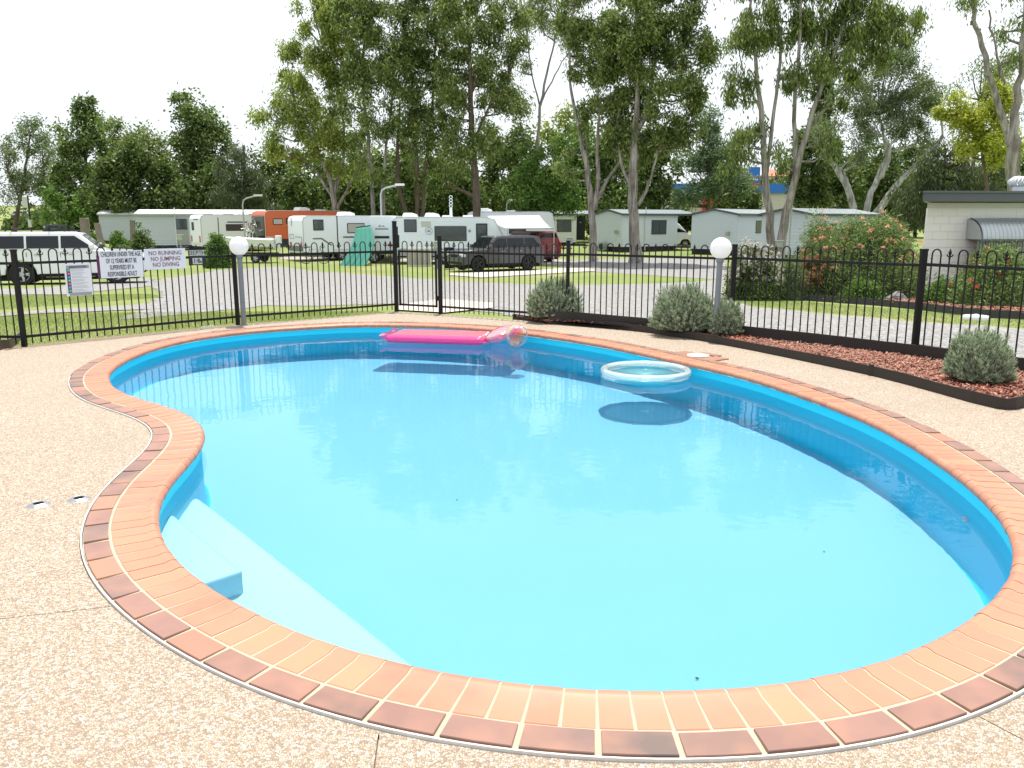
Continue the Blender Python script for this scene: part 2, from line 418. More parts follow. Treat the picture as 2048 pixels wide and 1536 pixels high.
# waterline: return jets
jet = empty('return_jet', (0, 0, 0)); jet.parent = pool
def jet_at(px, py, name='return_jet'):
    p = gw(px, py, .0)
    # on the wall: search along the wall for the place whose refracted picture position matches
    best = None
    for i in range(0, len(DENSE), 6):
        q = DENSE[i] + NRM[i] * .215
        for dpt in (.1, .15, .2, .25, .3, .35):
            e = gw(px, py, dpt)
            dd_ = (e.x - q[0]) ** 2 + (e.y - q[1]) ** 2
            if best is None or dd_ < best[0]: best = (dd_, i, dpt)
    _, i, dpt = best
    q = DENSE[i] + NRM[i] * .21; n = NRM[i]
    M_ = Matrix.Translation((q[0] - PO.x, q[1] - PO.y, WZ - dpt)) @ Vector((n[0], n[1], 0)).to_track_quat('Z', 'Y').to_matrix().to_4x4()
    m_ = MB().lathe([(.0, .004), (.012, .004), (.014, .016), (.03, .014), (.036, .004), (.036, -.01)], 20)
    m_.v = [tuple(M_ @ Vector(v)) for v in m_.v]
    m_.build(name, mat('white plastic', (.75, .78, .78), .35), pool, True)
bpy.data.objects.remove(jet)
jet_at(1925, 1037)
# water
bm = bmesh.new(); vs = [bm.verts.new((p[0], p[1], WZ)) for p in off(.2)]
f = bm.faces.new(vs)
bmesh.ops.triangulate(bm, faces=[f]); bmesh.ops.recalc_face_normals(bm, faces=bm.faces[:])
me = bpy.data.meshes.new('water'); bm.to_mesh(me); bm.free()
if me.polygons[0].normal.z < 0: me.flip_normals()
me.polygons.foreach_set('use_smooth', [True] * len(me.polygons))
water = link('water', me, m_water()); tag(water, 'clear still water filling the pool', kind='structure')
water.cycles.is_caustics_caster = True
for o in COL.objects:
    if o.name.startswith(('pool_shell', 'pool_floor', 'entry_step', 'return_jet')): o.cycles.is_caustics_receiver = True

# ================================================================== DECK
def fill_loops(loops, z, name, material, parent=None):
    bm = bmesh.new()
    for lp in loops:
        vs = [bm.verts.new((p[0], p[1], z)) for p in lp]
        for a in range(len(vs)): bm.edges.new((vs[a], vs[(a + 1) % len(vs)]))
    bmesh.ops.triangle_fill(bm, use_beauty=True, use_dissolve=False, edges=bm.edges[:])
    bmesh.ops.recalc_face_normals(bm, faces=bm.faces[:])
    return bm
FP = [Vector(v) for v in ((-9.0, 10.35), (-6.19, 10.3), (-4.2, 12.5), (-2.03, 14.4), (-1.22, 14.0), (.86, 12.7), (2.98, 11.1), (4.62, 9.3), (5.95, 7.2), (7.2, 5.1))]
deck_out = [(-12, -5), (9, -5), (9, 4.0), (7.2, 5.0), (5.95, 7.1), (4.6, 9.25), (2.96, 11.0), (.85, 12.62), (-1.22, 13.9), (-2.03, 14.3), (-4.15, 12.4), (-6.05, 10.25), (-6.6, 9.9), (-8, 9.3), (-12, 9.0)]
bm = fill_loops([deck_out, [tuple(p) for p in off(-.138)]], -.012, 'pool_deck', None)
JN = []
def joint(a, b):                                     # open a 7 mm joint along a..b
    a, b = Vector(a[:2]), Vector(b[:2]); d = (b - a).normalized(); n = Vector((-d.y, d.x))
    for s_ in (-.0025, .0025):
        bmesh.ops.bisect_plane(bm, geom=bm.verts[:] + bm.edges[:] + bm.faces[:], plane_co=(*(a + n * s_), 0), plane_no=(*n, 0))
    kill = []
    for f in bm.faces:
        c = f.calc_center_median().xy - a
        if abs(c.dot(n)) < .0024 and -.01 < c.dot(d) < (b - a).length + .01: kill.append(f)
    bmesh.ops.delete(bm, geom=kill, context='FACES')
joint(g(225, 1207), g(-700, 1310)); joint(g(757, 1465), g(700, 1900)); joint(g(1528, 722), g(1500, 700))
joint(g(1975, 830), g(2100, 800)); joint(g(1985, 1440), g(2100, 1500))
bmesh.ops.delete(bm, geom=[e for e in bm.edges if not e.link_faces], context='EDGES')
# give the slab thickness at its border
me = bpy.data.meshes.new('pool_deck'); bm.to_mesh(me); bm.free()
if me.polygons[0].normal.z < 0: me.flip_normals()
agg = m_aggregate()
deck = link('pool_deck', me, agg); tag(deck, kind='structure')
sm = deck.modifiers.new('s', 'SOLIDIFY'); sm.thickness = .08; sm.offset = -1
bm = fill_loops([deck_out, [tuple(p) for p in off(-.125)]], -.028, 'x', None)
me = bpy.data.meshes.new('deck_base'); bm.to_mesh(me); bm.free()
tag(link('deck_base', me, mat('dark joint filler', (.24, .19, .15), .9)), kind='structure')
# ================================================================== FENCE
black = mat('black powder coat', (.008, .008, .009), .5, var=.2, vs=3, spec=.3)
def me_hoop():
    mb = MB(); r = .05
    pts = [(0, 0, .02), (0, 0, 1.13)] + [(r - r * math.cos(a), 0, 1.145 + r * 1.15 * math.sin(a)) for a in [math.pi * k / 8 for k in range(9)]] + [(2 * r, 0, 1.13), (2 * r, 0, .02)]
    return mb.tube(pts, .0085, 6).mesh('hoop_bar', True)
def me_spear():
    return MB().tube([(0, 0, .02), (0, 0, 1.12)], .0085, 6).mesh('spear_bar', True)
def me_finial():
    mb = MB().lathe([(.0095, -.02), (.014, -.012), (.0095, -.004), (.016, .01), (.0095, .022), (.012, .03), (.020, .045), (.013, .066), (0, .098)], 8)
    for s_ in (-1, 1):
        mb.tube([(s_ * .008, 0, .005), (s_ * .026, 0, .012), (s_ * .034, 0, .026), (s_ * .028, 0, .036)], [.006, .007, .006, .003], 5)
    return mb.mesh('finial', True)
ME_HOOP, ME_SPEAR, ME_FIN = me_hoop(), me_spear(), me_finial()
for m_ in (ME_HOOP, ME_SPEAR, ME_FIN): m_.materials.append(black)
def fence_post(p, hgt, wd, label, cat='fence post', z0=-.02, group='posts of the black pool fence'):
    e = empty('fence_post', (p[0], p[1], z0), 0, label, cat, group)
    MB().box((0, 0, hgt / 2 - .01), (wd, wd, hgt - .02)).build('shaft', black, e, bevel=.004)
    MB().prism([(-wd / 2 - .004, -wd / 2 - .004), (wd / 2 + .004, -wd / 2 - .004), (wd / 2 + .004, wd / 2 + .004), (-wd / 2 - .004, wd / 2 + .004)], hgt - .02, hgt + .004).build('cap', black, e, bevel=.003)
    return e
def panel(A, B, name, label, cat, z0=0, group='panels of the black pool fence', margin=.03, start=0, zb=0):
    A, B = Vector((A[0], A[1], 0)), Vector((B[0], B[1], 0)); d = B - A; Ln = d.length; a = math.atan2(d.y, d.x)
    e = empty(name, (A.x, A.y, z0), a, label, cat, group)
    rl = Ln - 2 * margin
    MB().box((Ln / 2, 0, 1.03), (rl, .022, .034)).build('top_rail', black, e, bevel=.003)
    MB().box((Ln / 2, 0, .11), (rl, .022, .034)).build('bottom_rail', black, e, bevel=.003)
    n = int(round((Ln - .1) / .1)); pitch = (Ln - .1) / n; k = start
    x = .05 + pitch * .5; i = 0
    while x < Ln - .05:
        if k % 3 == 0 and x + .1 < Ln - .045:
            o = link('hoop_bar', ME_HOOP, None, e); o.location = (x, 0, 0); x += .1; x += pitch; k += 2
        else:
            o = link('spear_bar', ME_SPEAR, None, e); o.location = (x, 0, 0)
            f = link('finial', ME_FIN, None, o); f.location = (0, 0, 1.12); x += pitch; k += 1
            if k % 3: k += 3 - k % 3
    return e
fence_post(FP[1], 1.22, .055, 'black square fence post nearest the left edge of the photo')
fence_post(FP[2], 1.22, .055, 'black fence post just behind the far left globe lamp pole')
fence_post(FP[3], 1.56, .07, 'tallest black post, with latch fittings, on the left of the pool gate', 'gate post')
fence_post(FP[4], 1.32, .07, 'thick black post on the hinge side of the pool gate', 'gate post')
fence_post(FP[5], 1.27, .055, 'black fence post rising behind the small rounded grey bush')
fence_post(FP[6], 1.24, .06, 'black fence post just right of the near globe lamp', z0=.0)
fence_post(FP[7], 1.24, .065, 'thick black fence post in the red mulch, nearest the far right', z0=.0)
fence_post(FP[8], 1.24, .055, 'black fence post beyond the rounded grey bush in the right corner', z0=.0)
panel(FP[0], FP[1], 'pool_fence', 'black hooped fence panel cut by the left edge of the photo', 'fence')
panel(FP[1], FP[2], 'pool_fence', 'black hooped fence panel carrying the four white and black signs', 'fence')
panel(FP[2], FP[3], 'pool_fence', 'black hooped fence panel between the far globe lamp and the gate', 'fence', start=0)
panel(FP[4], FP[5], 'pool_fence', 'black hooped fence panel right of the gate in front of the grey car', 'fence')
panel(FP[5], FP[6], 'pool_fence', 'black hooped fence panel behind the two largest grey bushes', 'fence', z0=.02)
panel(FP[6], FP[7], 'pool_fence', 'black hooped fence panel in front of the orange flowering shrub', 'fence', z0=.03)
panel(FP[7], FP[8], 'pool_fence', 'black hooped fence panel at the right edge in front of the white block building', 'fence', z0=.04)
panel(FP[8], FP[9], 'pool_fence', 'black hooped fence panel running out of the photo on the right', 'fence', z0=.04)
gate = panel(FP[3] + (FP[4] - FP[3]).normalized() * .05, FP[4] - (FP[4] - FP[3]).normalized() * .05, 'pool_gate', 'narrow black hooped pool gate between two thick posts', 'gate', group=None)
gl_ = (FP[4] - FP[3]).length - .1
for xx in (.03, gl_ - .03): MB().box((xx, 0, .57), (.03, .026, .96)).build('stile', black, gate)
MB().box((.02, -.02, 1.2), (.05, .05, .22)).tube([(.02, -.02, 1.3), (.02, -.02, 1.45)], .014, 8).build('latch', black, gate, bevel=.004)
for zz in (.25, .95): MB().tube([(gl_ + .01, -.03, zz - .04), (gl_ + .01, -.03, zz + .04)], .014, 8).build('hinge', black, gate)

# ---- signs on the second panel
FA, FB = FP[1], FP[2]; FD = (FB - FA).normalized(); FN = Vector((FD.y, -FD.x))
def on_fence(px, py, o_=.02):
    A3 = Vector((FA.x + FN.x * o_, FA.y + FN.y * o_, 0)); d = ray(px, py); n3 = Vector((FN.x, FN.y, 0))
    t = n3.dot(A3 - Vector((0, 0, H))) / n3.dot(d); p = Vector((0, 0, H)) + d * t
    return p
def text_mesh(txt, size, bold=0.0, align='CENTER', sx=1.0, space=1.0):
    cu = bpy.data.curves.new('t', 'FONT'); cu.body = txt; cu.size = size; cu.align_x = align; cu.align_y = 'CENTER'
    cu.offset = bold; cu.extrude = .0006; cu.space_line = space; cu.resolution_u = 2
    o = bpy.data.objects.new('t', cu); COL.objects.link(o)
    dg = bpy.context.evaluated_depsgraph_get(); me = bpy.data.meshes.new_from_object(o.evaluated_get(dg))
    bpy.data.objects.remove(o); bpy.data.curves.remove(cu)
    me.transform(Matrix.Rotation(R(90), 4, 'X') @ Matrix.Scale(sx, 4, (1, 0, 0))); return me
def letters(txt, size, m_, parent, x, z, bold=.0, sx=1, align='CENTER', y=-.008, name='lettering', space=1.0):
    me = text_mesh(txt, size, bold, align, sx, space); o = link(name, me, m_, parent); o.location = (x, y, z); return o
white = mat('sign white', (.74, .76, .80), .45, var=.03)
ink = mat('black print', (.015, .015, .02), .6, var=0)
ink_r = mat('maroon print', (.25, .09, .09), .6, var=0)
purple = mat('purple print', (.10, .02, .08), .6, var=0)
def sign(name, x0, y0, x1, y1, label, m_=None, o_=.02, th=.004, cat='sign'):
    p = on_fence(x0, y1, o_); q = on_fence(x1, y1, o_); t_ = on_fence(x0, y0, o_)
    wd = (q - p).xy.length; hg = t_.z - p.z
    e = empty(name, p, math.atan2(FD.y, FD.x), label, cat)
    MB().box((wd / 2, -th / 2, hg / 2), (wd, th, hg)).build('board', m_ or white, e)
    return e, wd, hg
e, a, b = sign('resuscitation_sign', 134, 528, 187, 593, 'tall white resuscitation chart with coloured squares, left of the other signs')
MB().box((a / 2, -.0055, b * .9), (a * .86, .002, b * .1)).build('title_band', mat('grey print', (.32, .33, .36), .6, var=0), e)
letters('RESUSCITATION', b * .085, ink, e, a / 2, b * .9, .0005, .8)
cols = [(.03, .35, .14), (.42, .03, .18), (.02, .22, .5)]
MB().box((a * .14, -.0048, b * .47), (a * .14, .001, b * .76)).build('black_border', ink, e)
for k in range(7):
    zc = b * (.8 - k * .105)
    MB().box((a * .15, -.006, zc), (a * .12, .002, b * .085)).build('coloured_square', mat('sq%d' % (k % 3), cols[k % 3], .5, var=0), e)
    letters('DRSABCD'[k], b * .07, white, e, a * .15, zc, 0, 1)
    for j in range(3):
        ln = a * random.uniform(.35, .62)
        MB().box((a * .25 + ln / 2, -.0048, zc + b * (.028 - j * .028)), (ln, .0012, b * .008)).build('print_line', mat('grey print', (.3, .3, .3)), e)
MB().box((a * .53, -.0055, b * .06), (a * .84, .002, b * .1)).build('footer_band', mat('grey print', (.3, .3, .3)), e)
e, a, b = sign('supervision_sign', 202, 502, 288, 557, 'white sign with black letters saying children under 12 must be supervised')
for k, tx in enumerate(('CHILDREN UNDER THE AGE', 'OF 12 YEARS MUST BE', 'SUPERVISED BY A', 'RESPONSIBLE ADULT')):
    letters(tx, b * .245, ink, e, a / 2, b * (.86 - .243 * k), .0004, .47)
MB().box((-.018, -.003, b * .42), (.036, .005, b * .84)).build('purple_edge', purple, e)
e, a, b = sign('no_running_sign', 291, 498, 373, 540, 'white sign with red letters reading no running no jumping no diving', o_=.026)
for k, tx in enumerate(('NO RUNNING', 'NO JUMPING', 'NO DIVING')):
    letters(tx, b * .29, ink_r, e, a / 2, b * (.78 - .28 * k), .0004, .88)
e, a, b = sign('depth_sign', 378, 500, 412, 531, 'small black depth sign reading 1.8M hung left of the far globe lamp', ink)
for k, ch in enumerate('DEPTH'):
    x_ = a * (.12 + .19 * k)
    MB().box((x_, -.006, b * .80), (a * .17, .004, b * .36)).build('letter_tile', mat('pale tile', (.50, .52, .46), .5), e)
    letters(ch, b * .36, ink, e, x_, b * .80, .001, .8, y=-.0095)
MB().box((a * .5, -.006, b * .27), (a * .56, .004, b * .4)).build('number_tile', mat('pale tile', (.5, .52, .46)), e)
letters('1\u00b78', b * .42, ink, e, a * .45, b * .27, .0015, .85, y=-.0095); letters('M', b * .2, ink, e, a * .7, b * .2, .001, .8, y=-.0095)

# ---- globe lamps
pole_m = mat('grey painted steel', (.20, .215, .24), .4, var=.08)
def m_globe():
    m, t = new_mat('opal globe')
    a_ = t.n('BsdfPrincipled', {'Base Color': (.94, .94, .93, 1), 'Roughness': .18, 'Subsurface Weight': .0, 'Coat Weight': .4})
    b_ = t.n('BsdfTranslucent', {'Color': (.95, .95, .94, 1)})
    t.done(t.n('MixShader', {0: .45, 1: a_.outputs[0], 2: b_.outputs[0]}).outputs[0]); return m
globe_m = m_globe()
def globe_lamp(x, y, label, top=1.19, lean=0, z0=-.01):
    e = empty('globe_lamp', (x, y, z0), 0, label, 'lamp', 'white globe lamps by the pool fence')
    e.rotation_euler = (0, lean, 0)
    MB().tube([(0, 0, 0), (0, 0, top - .13)], .037, 20).build('pole', pole_m, e, True)
    MB().lathe([(.04, top - .19), (.05, top - .18), (.052, top - .13), (.045, top - .118)], 20).build('collar', pole_m, e, True)
    MB().lathe([(.14 * math.sin(math.pi * k / 20), top - .14 * math.cos(math.pi * k / 20)) for k in range(21)], 32).build('globe', globe_m, e, True)
    MB().lathe([(.037, .0), (.06, .0), (.06, .008), (.037, .012)], 16).build('base_plate', pole_m, e, True)
p = g(488, 650, -.01); globe_lamp(p.x, p.y, 'white globe lamp on a grey pole in front of the left fence')
p = at(1443, 499, 10.85); globe_lamp(p.x - .03, p.y, 'white globe lamp on a grey pole rising from the grey bush in the mulch bed', 1.2, lean=R(1.0), z0=.0)
# satellite of the first lamp: nothing else

# ================================================================== POOL TOYS
def m_vinyl(name, col, tr=.35, rough=.08, tint=None, dens=1):
    m, t = new_mat(name)
    d = t.n('BsdfDiffuse', {'Color': c3(col)}); tl = t.n('BsdfTranslucent', {'Color': c3(tint or col)})
    s1_ = t.n('MixShader', {0: .5, 1: d.outputs[0], 2: tl.outputs[0]})
    tp = t.n('BsdfTransparent', {'Color': c3(tint or col)})
    s2_ = t.n('MixShader', {0: tr, 1: s1_.outputs[0], 2: tp.outputs[0]})
    gl = t.n('BsdfGlossy', {'Roughness': rough}); fr = t.n('Fresnel', {'IOR': 1.45})
    bp = t.n('Bump', {'Height': t.noise(t.n('TexCoord').outputs['Object'], 14, 3), 'Strength': .25, 'Distance': .02})
    t.t.links.new(bp.outputs[0], gl.inputs['Normal'])
    t.done(t.n('MixShader', {0: t.math('MINIMUM', fr.outputs[0], .6), 1: s2_.outputs[0], 2: gl.outputs[0]}).outputs[0]); return m
pinkt = m_vinyl('pink vinyl', (1, .22, .60), .42, tint=(1, .30, .70))
pinkc = m_vinyl('coral vinyl', (1, .36, .44), .32, tint=(1, .45, .55))
def grid_mesh(fn, nu, nv, closed_v=False):
    mb = MB()
    for i in range(nu):
        for j in range(nv): mb.v.append(fn(i / (nu - 1), j / (nv if closed_v else nv - 1)))
    for i in range(nu - 1):
        for j in range(nv if closed_v else nv - 1):
            a = i * nv + j; b = i * nv + (j + 1) % nv; mb.f.append([a, b, b + nv, a + nv])
    return mb
lilo = empty('inflatable_mattress', (0, 0, 0), 0, 'pink inflatable air mattress floating against the far pool edge', 'pool float')
pa, pb = g(768, 687, WZ), g(985, 695, WZ)
dx = (pb - pa); ang = math.atan2(dx.y, dx.x); lilo.location = (pa.x, pa.y, WZ); lilo.rotation_euler.z = ang + R(2)
LW = .74; LL = 1.42; NTB = 5
for k in range(NTB):                                  # long tubes
    yc = LW * (k + .5) / NTB; rr = LW / NTB / 2 * 1.0
    def fn(u, v, yc=yc, rr=rr):
        e_ = min(1, min(u, 1 - u) * 14); r_ = rr * (.25 + .75 * math.sqrt(max(0, 1 - (1 - e_) ** 2)))
        q = 2 * math.pi * v; wr = 1 + .03 * math.sin(u * 60 + yc * 9)
        return (u * LL, yc + r_ * math.cos(q) * 1.0, .062 + r_ * .78 * math.sin(q) * wr)
    grid_mesh(fn, 40, 14, True).build('air_tube', pinkt if k < 1 else pinkc, lilo, 'all')
def fn(u, v):
    q = 2 * math.pi * v; e_ = 2 * u - 1; r_ = math.sqrt(max(0, 1 - abs(e_) ** 3.2)); x_ = math.cos(q) * r_; z_ = math.sin(q) * r_
    return (LL + .19 + x_ * .21, LW / 2 + e_ * .40, .135 + z_ * .085 + x_ * .045 + .012 * math.sin(e_ * 17) * z_)
grid_mesh(fn, 34, 18, True).build('pillow', pinkc, lilo, 'all')
def fn(u, v):
    q = 2 * math.pi * v; e_ = 2 * u - 1; r_ = math.sqrt(max(0, 1 - abs(e_) ** 4))
    return (-.035 + math.cos(q) * r_ * .05 - .02, LW / 2 + e_ * LW * .5, .085 + math.sin(q) * r_ * .035 + .02 * abs(e_))
grid_mesh(fn, 24, 12, True).build('end_roll', pinkt, lilo, 'all')
MB().box((LL / 2 + .02, LW / 2, .055), (LL + .1, LW + .05, .003)).build('seam_flange', pinkt, lilo)
# ball
def m_film(name, col, body):
    m, t = new_mat(name)
    tp = t.n('BsdfTransparent', {'Color': c3(col)}); d = t.n('BsdfTranslucent', {'Color': c3(col)}); df = t.n('BsdfDiffuse', {'Color': c3(col)})
    dd_ = t.n('MixShader', {0: .5, 1: d.outputs[0], 2: df.outputs[0]})
    lw_ = t.n('LayerWeight', {'Blend': .35}).outputs['Facing']
    s_ = t.n('MixShader', {0: t.math('ADD', body, t.math('MULTIPLY', lw_, .28)), 1: tp.outputs[0], 2: dd_.outputs[0]})
    gl = t.n('BsdfGlossy', {'Roughness': .04}); fr = t.n('Fresnel', {'IOR': 1.4})
    t.done(t.n('MixShader', {0: t.math('MINIMUM', fr.outputs[0], .5), 1: s_.outputs[0], 2: gl.outputs[0]}).outputs[0]); return m
ball = empty('beach_ball', at(1033, 671, 11.0), 0, 'clear beach ball with pink and yellow panels beside the pink mattress', 'beach ball')
ball.rotation_euler = (R(28), R(24), R(10))
bc = [('clear film', (.95, .97, .98), .04), ('pink film', (1, .30, .55), .30), ('yellow film', (.92, .95, .25), .30), ('clear film', None, 0), ('orange film', (1, .55, .35), .28), ('clear film', None, 0)]
for k in range(6):
    nm, cc_, bd = bc[k]; m_ = MATS.get(nm) or m_film(nm, cc_, bd)
    def fn(u, v, k=k):
        th = math.pi * (.02 + .96 * u); ph = (k + v) * math.pi / 3; r_ = .152 * (1 + .004 * math.sin(ph * 9))
        return (r_ * math.sin(th) * math.cos(ph), r_ * math.sin(th) * math.sin(ph), r_ * math.cos(th))
    grid_mesh(fn, 18, 7).build('panel', m_, ball, 'all')
for s_ in (-1, 1): MB().lathe([(0, s_ * .1535), (.02, s_ * .153), (.022, s_ * .150)], 14).build('end_cap', mat('white plastic', (.75, .78, .78)), ball, True)
# ring
aq = m_vinyl('aqua vinyl', (.25, .80, .85), .62, tint=(.4, .9, .95)); wv = m_vinyl('white vinyl', (.86, .95, .94), .12, tint=(.85, 1, 1))
c_ = g(1291, 753, WZ); c_.y = 8.87
rg_ = empty('inflatable_ring_pool', (c_.x, c_.y, WZ), 0, 'round white and aqua inflatable ring with a clear floor floating near the right edge', 'pool float')
def torus(Rr, r_, z_, sq=1.0):
    def fn(u, v):
        a = 2 * math.pi * u; b = 2 * math.pi * v; wr = 1 + .012 * math.sin(a * 26)
        return ((Rr + r_ * math.cos(b) * wr) * math.cos(a), (Rr + r_ * math.cos(b) * wr) * math.sin(a), z_ + r_ * sq * math.sin(b))
    return grid_mesh(fn, 73, 14, True)
torus(.458, .036, .062).build('upper_tube', wv, rg_, 'all')
torus(.46, .036, .012, .8).build('lower_tube', aq, rg_, 'all')
fl_ = MB().lathe([(0, .005), (.12, .004), (.25, .010), (.36, .004), (.42, .02)], 40); fl_.build('floor_sheet', m_vinyl('clear aqua', (.62, .95, .95), .55, tint=(.6, .96, .97)), rg_, 'all')

# ---- fittings in the deck
stl = mat('stainless steel', (.36, .37, .37), .42, metal=.8, var=.1)
for px, py, lb in ((77, 1010, 'round steel rail socket in the deck nearest the left edge'), (158, 999, 'round steel rail socket in the deck nearest the coping')):
    p = g(px, py, -.012)
    e = empty('rail_socket', p, random.uniform(0, 3), lb, 'deck socket', 'steel sockets in the deck')
    MB().lathe([(.028, -.03), (.028, .012), (.034, .014), (.052, .004), (.062, .0005)], 28).build('flange', stl, e, True)
    MB().lathe([(0, .002), (.027, .002)], 20).build('hole', mat('black hole', (.01, .01, .01), .9), e)
    for k in range(3):
        a = k * 2.09
        MB().lathe([(.006, .006), (.006, .0095), (0, .0105)], 8, (.046 * math.cos(a), .046 * math.sin(a), -.002)).build('screw', stl, e)
p = g(1396, 711, .004)
e = empty('skimmer_lid', (p.x, p.y, 0), R(-55), 'round cream skimmer lid set in brick beside the coping', 'skimmer lid')
MB().lathe([(.0, .016), (.11, .015), (.128, .012), (.132, .002)], 32).build('lid', mat('cream plastic', (.66, .62, .52), .5), e, True)
MB().lathe([(.0, .020), (.012, .0195), (.014, .014)], 12, (.05, 0, 0)).build('lift_hole', mat('dark joint filler', (.1, .1, .1)), e)
for k in range(6):
    o = MB().box((-.2 + (k % 3) * .2, .09 + (k // 3) * -.0 - .0, 0), (.01, .01, .01))
for i_, (xx, yy, w_, d_) in enumerate([(-.24, .0, .19, .30), (.24, .0, .19, .30), (0, .20, .28, .10)]):
    MB().box((xx, yy, -.02), (w_, d_, .045)).build('paving_brick', bord_m, e, bevel=.003)
# ================================================================== GROUND
def ground_sheet(name, pts, dz, material, jitter=0, seg=1.2, world=False):
    P = [Vector(p) if world else gt(*p) for p in pts]; out = []
    rr = random.Random(hash(name) % 1000 + len(pts))
    for i in range(len(P)):
        a, b = P[i], P[(i + 1) % len(P)]; n = max(1, int((b - a).xy.length / seg))
        for k in range(n):
            q = a.lerp(b, k / n); out.append((q.x + rr.uniform(-jitter, jitter), q.y + rr.uniform(-jitter, jitter), 0))
    bm = bmesh.new(); vs = [bm.verts.new(p) for p in out]; bm.faces.new(vs)
    for yy in TY: bmesh.ops.bisect_plane(bm, geom=bm.verts[:] + bm.edges[:] + bm.faces[:], plane_co=(0, yy, 0), plane_no=(0, 1, 0))
    bmesh.ops.triangulate(bm, faces=bm.faces[:])
    for v in bm.verts: v.co.z = terr(v.co.y) + dz
    bmesh.ops.recalc_face_normals(bm, faces=bm.faces[:])
    me = bpy.data.meshes.new(name); bm.to_mesh(me); bm.free()
    if me.polygons[0].normal.z < 0: me.flip_normals()
    return link(name, me, material)
grass_m = m_grass()
ys = [-30] + TY + [2500]; mb = MB()
for y in ys: mb.v += [(-1500, y, terr(y)), (1500, y, terr(y))]
mb.v[0] = (-1500, -30, -.06); 
for i in range(len(ys) - 1): a = i * 2; mb.f.append([a, a + 1, a + 3, a + 2])
me = mb.mesh('ground')
bm = bmesh.new(); bm.from_mesh(me)                  # the lawn sheet is open where the pool and deck are
for (cx, cyy, nx, ny) in ((0, 2.2, 0, 1), (0, 12.75, 0, 1), (-4.8, 0, 1, 0), (3.2, 0, 1, 0)):
    bmesh.ops.bisect_plane(bm, geom=bm.verts[:] + bm.edges[:] + bm.faces[:], plane_co=(cx, cyy, 0), plane_no=(nx, ny, 0))
kill = [f for f in bm.faces if -4.8 < f.calc_center_median().x < 3.2 and 2.2 < f.calc_center_median().y < 12.75]
bmesh.ops.delete(bm, geom=kill, context='FACES'); bm.to_mesh(me); bm.free()
tag(link('ground', me, grass_m), kind='structure')
grv = m_gravel()
def px(*a): return a
tag(ground_sheet('gravel_road', [(430, 541), (560, 533), (700, 547), (900, 562), (1050, 569), (1150, 571), (1330, 567), (1450, 560), (1160, 541), (1100, 530), (1110, 520), (1400, 515), (1452, 522), (1453, 600), (1500, 613), (1700, 633), (1850, 646), (2060, 660), (2400, 700), (2400, 840), (2060, 728), (1850, 696), (1700, 678), (1500, 664), (1440, 655), (1250, 655), (1040, 634), (960, 622), (900, 614), (760, 608), (640, 612), (540, 612), (400, 627), (330, 633), (240, 640), (290, 610), (330, 588), (280, 565)], .008, grv, .13, .35), kind='structure')
tag(ground_sheet('gravel_path', [(-200, 590), (0, 590), (120, 590), (250, 578), (320, 570), (300, 556), (200, 566), (60, 578), (-200, 580)], .012, grv, .10, .3), kind='structure')
tag(ground_sheet('gravel_track', [(-200, 632), (0, 628), (100, 620), (250, 612), (330, 603), (330, 618), (240, 622), (80, 628), (0, 634), (-200, 642)], .014, grv, .06, .25), kind='structure')
far_m = m_gravel('pale gravel', (.46, .43, .38), (.33, .31, .28))
tag(ground_sheet('caravan_road', [(560, 513), (1120, 519), (1180, 531), (1100, 530), (1000, 527), (700, 520), (560, 519)], .012, far_m, .2), kind='structure')
slab_m = mat('worn concrete', (.50, .45, .38), .8, var=.18, vs=2, bump=.3, bs=40)
o = ground_sheet('concrete_pad', [(900, 552), (962, 557), (1192, 543), (1178, 538), (1120, 538), (900, 549)], .05, slab_m, 0, 2); tag(o, kind='structure')
sm = o.modifiers.new('s', 'SOLIDIFY'); sm.thickness = .12; sm.offset = -1
o = ground_sheet('gate_pad', [(792, 622), (890, 628), (985, 618), (985, 608), (880, 600), (800, 612)], .03, slab_m, 0, 2); tag(o, kind='structure')
# ragged strip of soil between deck and lawn along the left fence
soil = mat('dry soil', (.22, .17, .11), .95, var=.35, vs=8, bump=.6, bs=80)
pts = [(-9, 9.5, 0), (-6.4, 9.9, 0), (-6.0, 10.2, 0), (-4.1, 12.38, 0), (-2.03, 14.25, 0), (-1.2, 13.9, 0), (.85, 12.6, 0), (.9, 12.95, 0), (-1.2, 14.35, 0), (-2.1, 14.75, 0), (-4.4, 12.75, 0), (-6.4, 10.55, 0), (-9, 10.5, 0)]
tag(ground_sheet('soil_strip', pts, .015, soil, .03, .3, True), kind='structure')

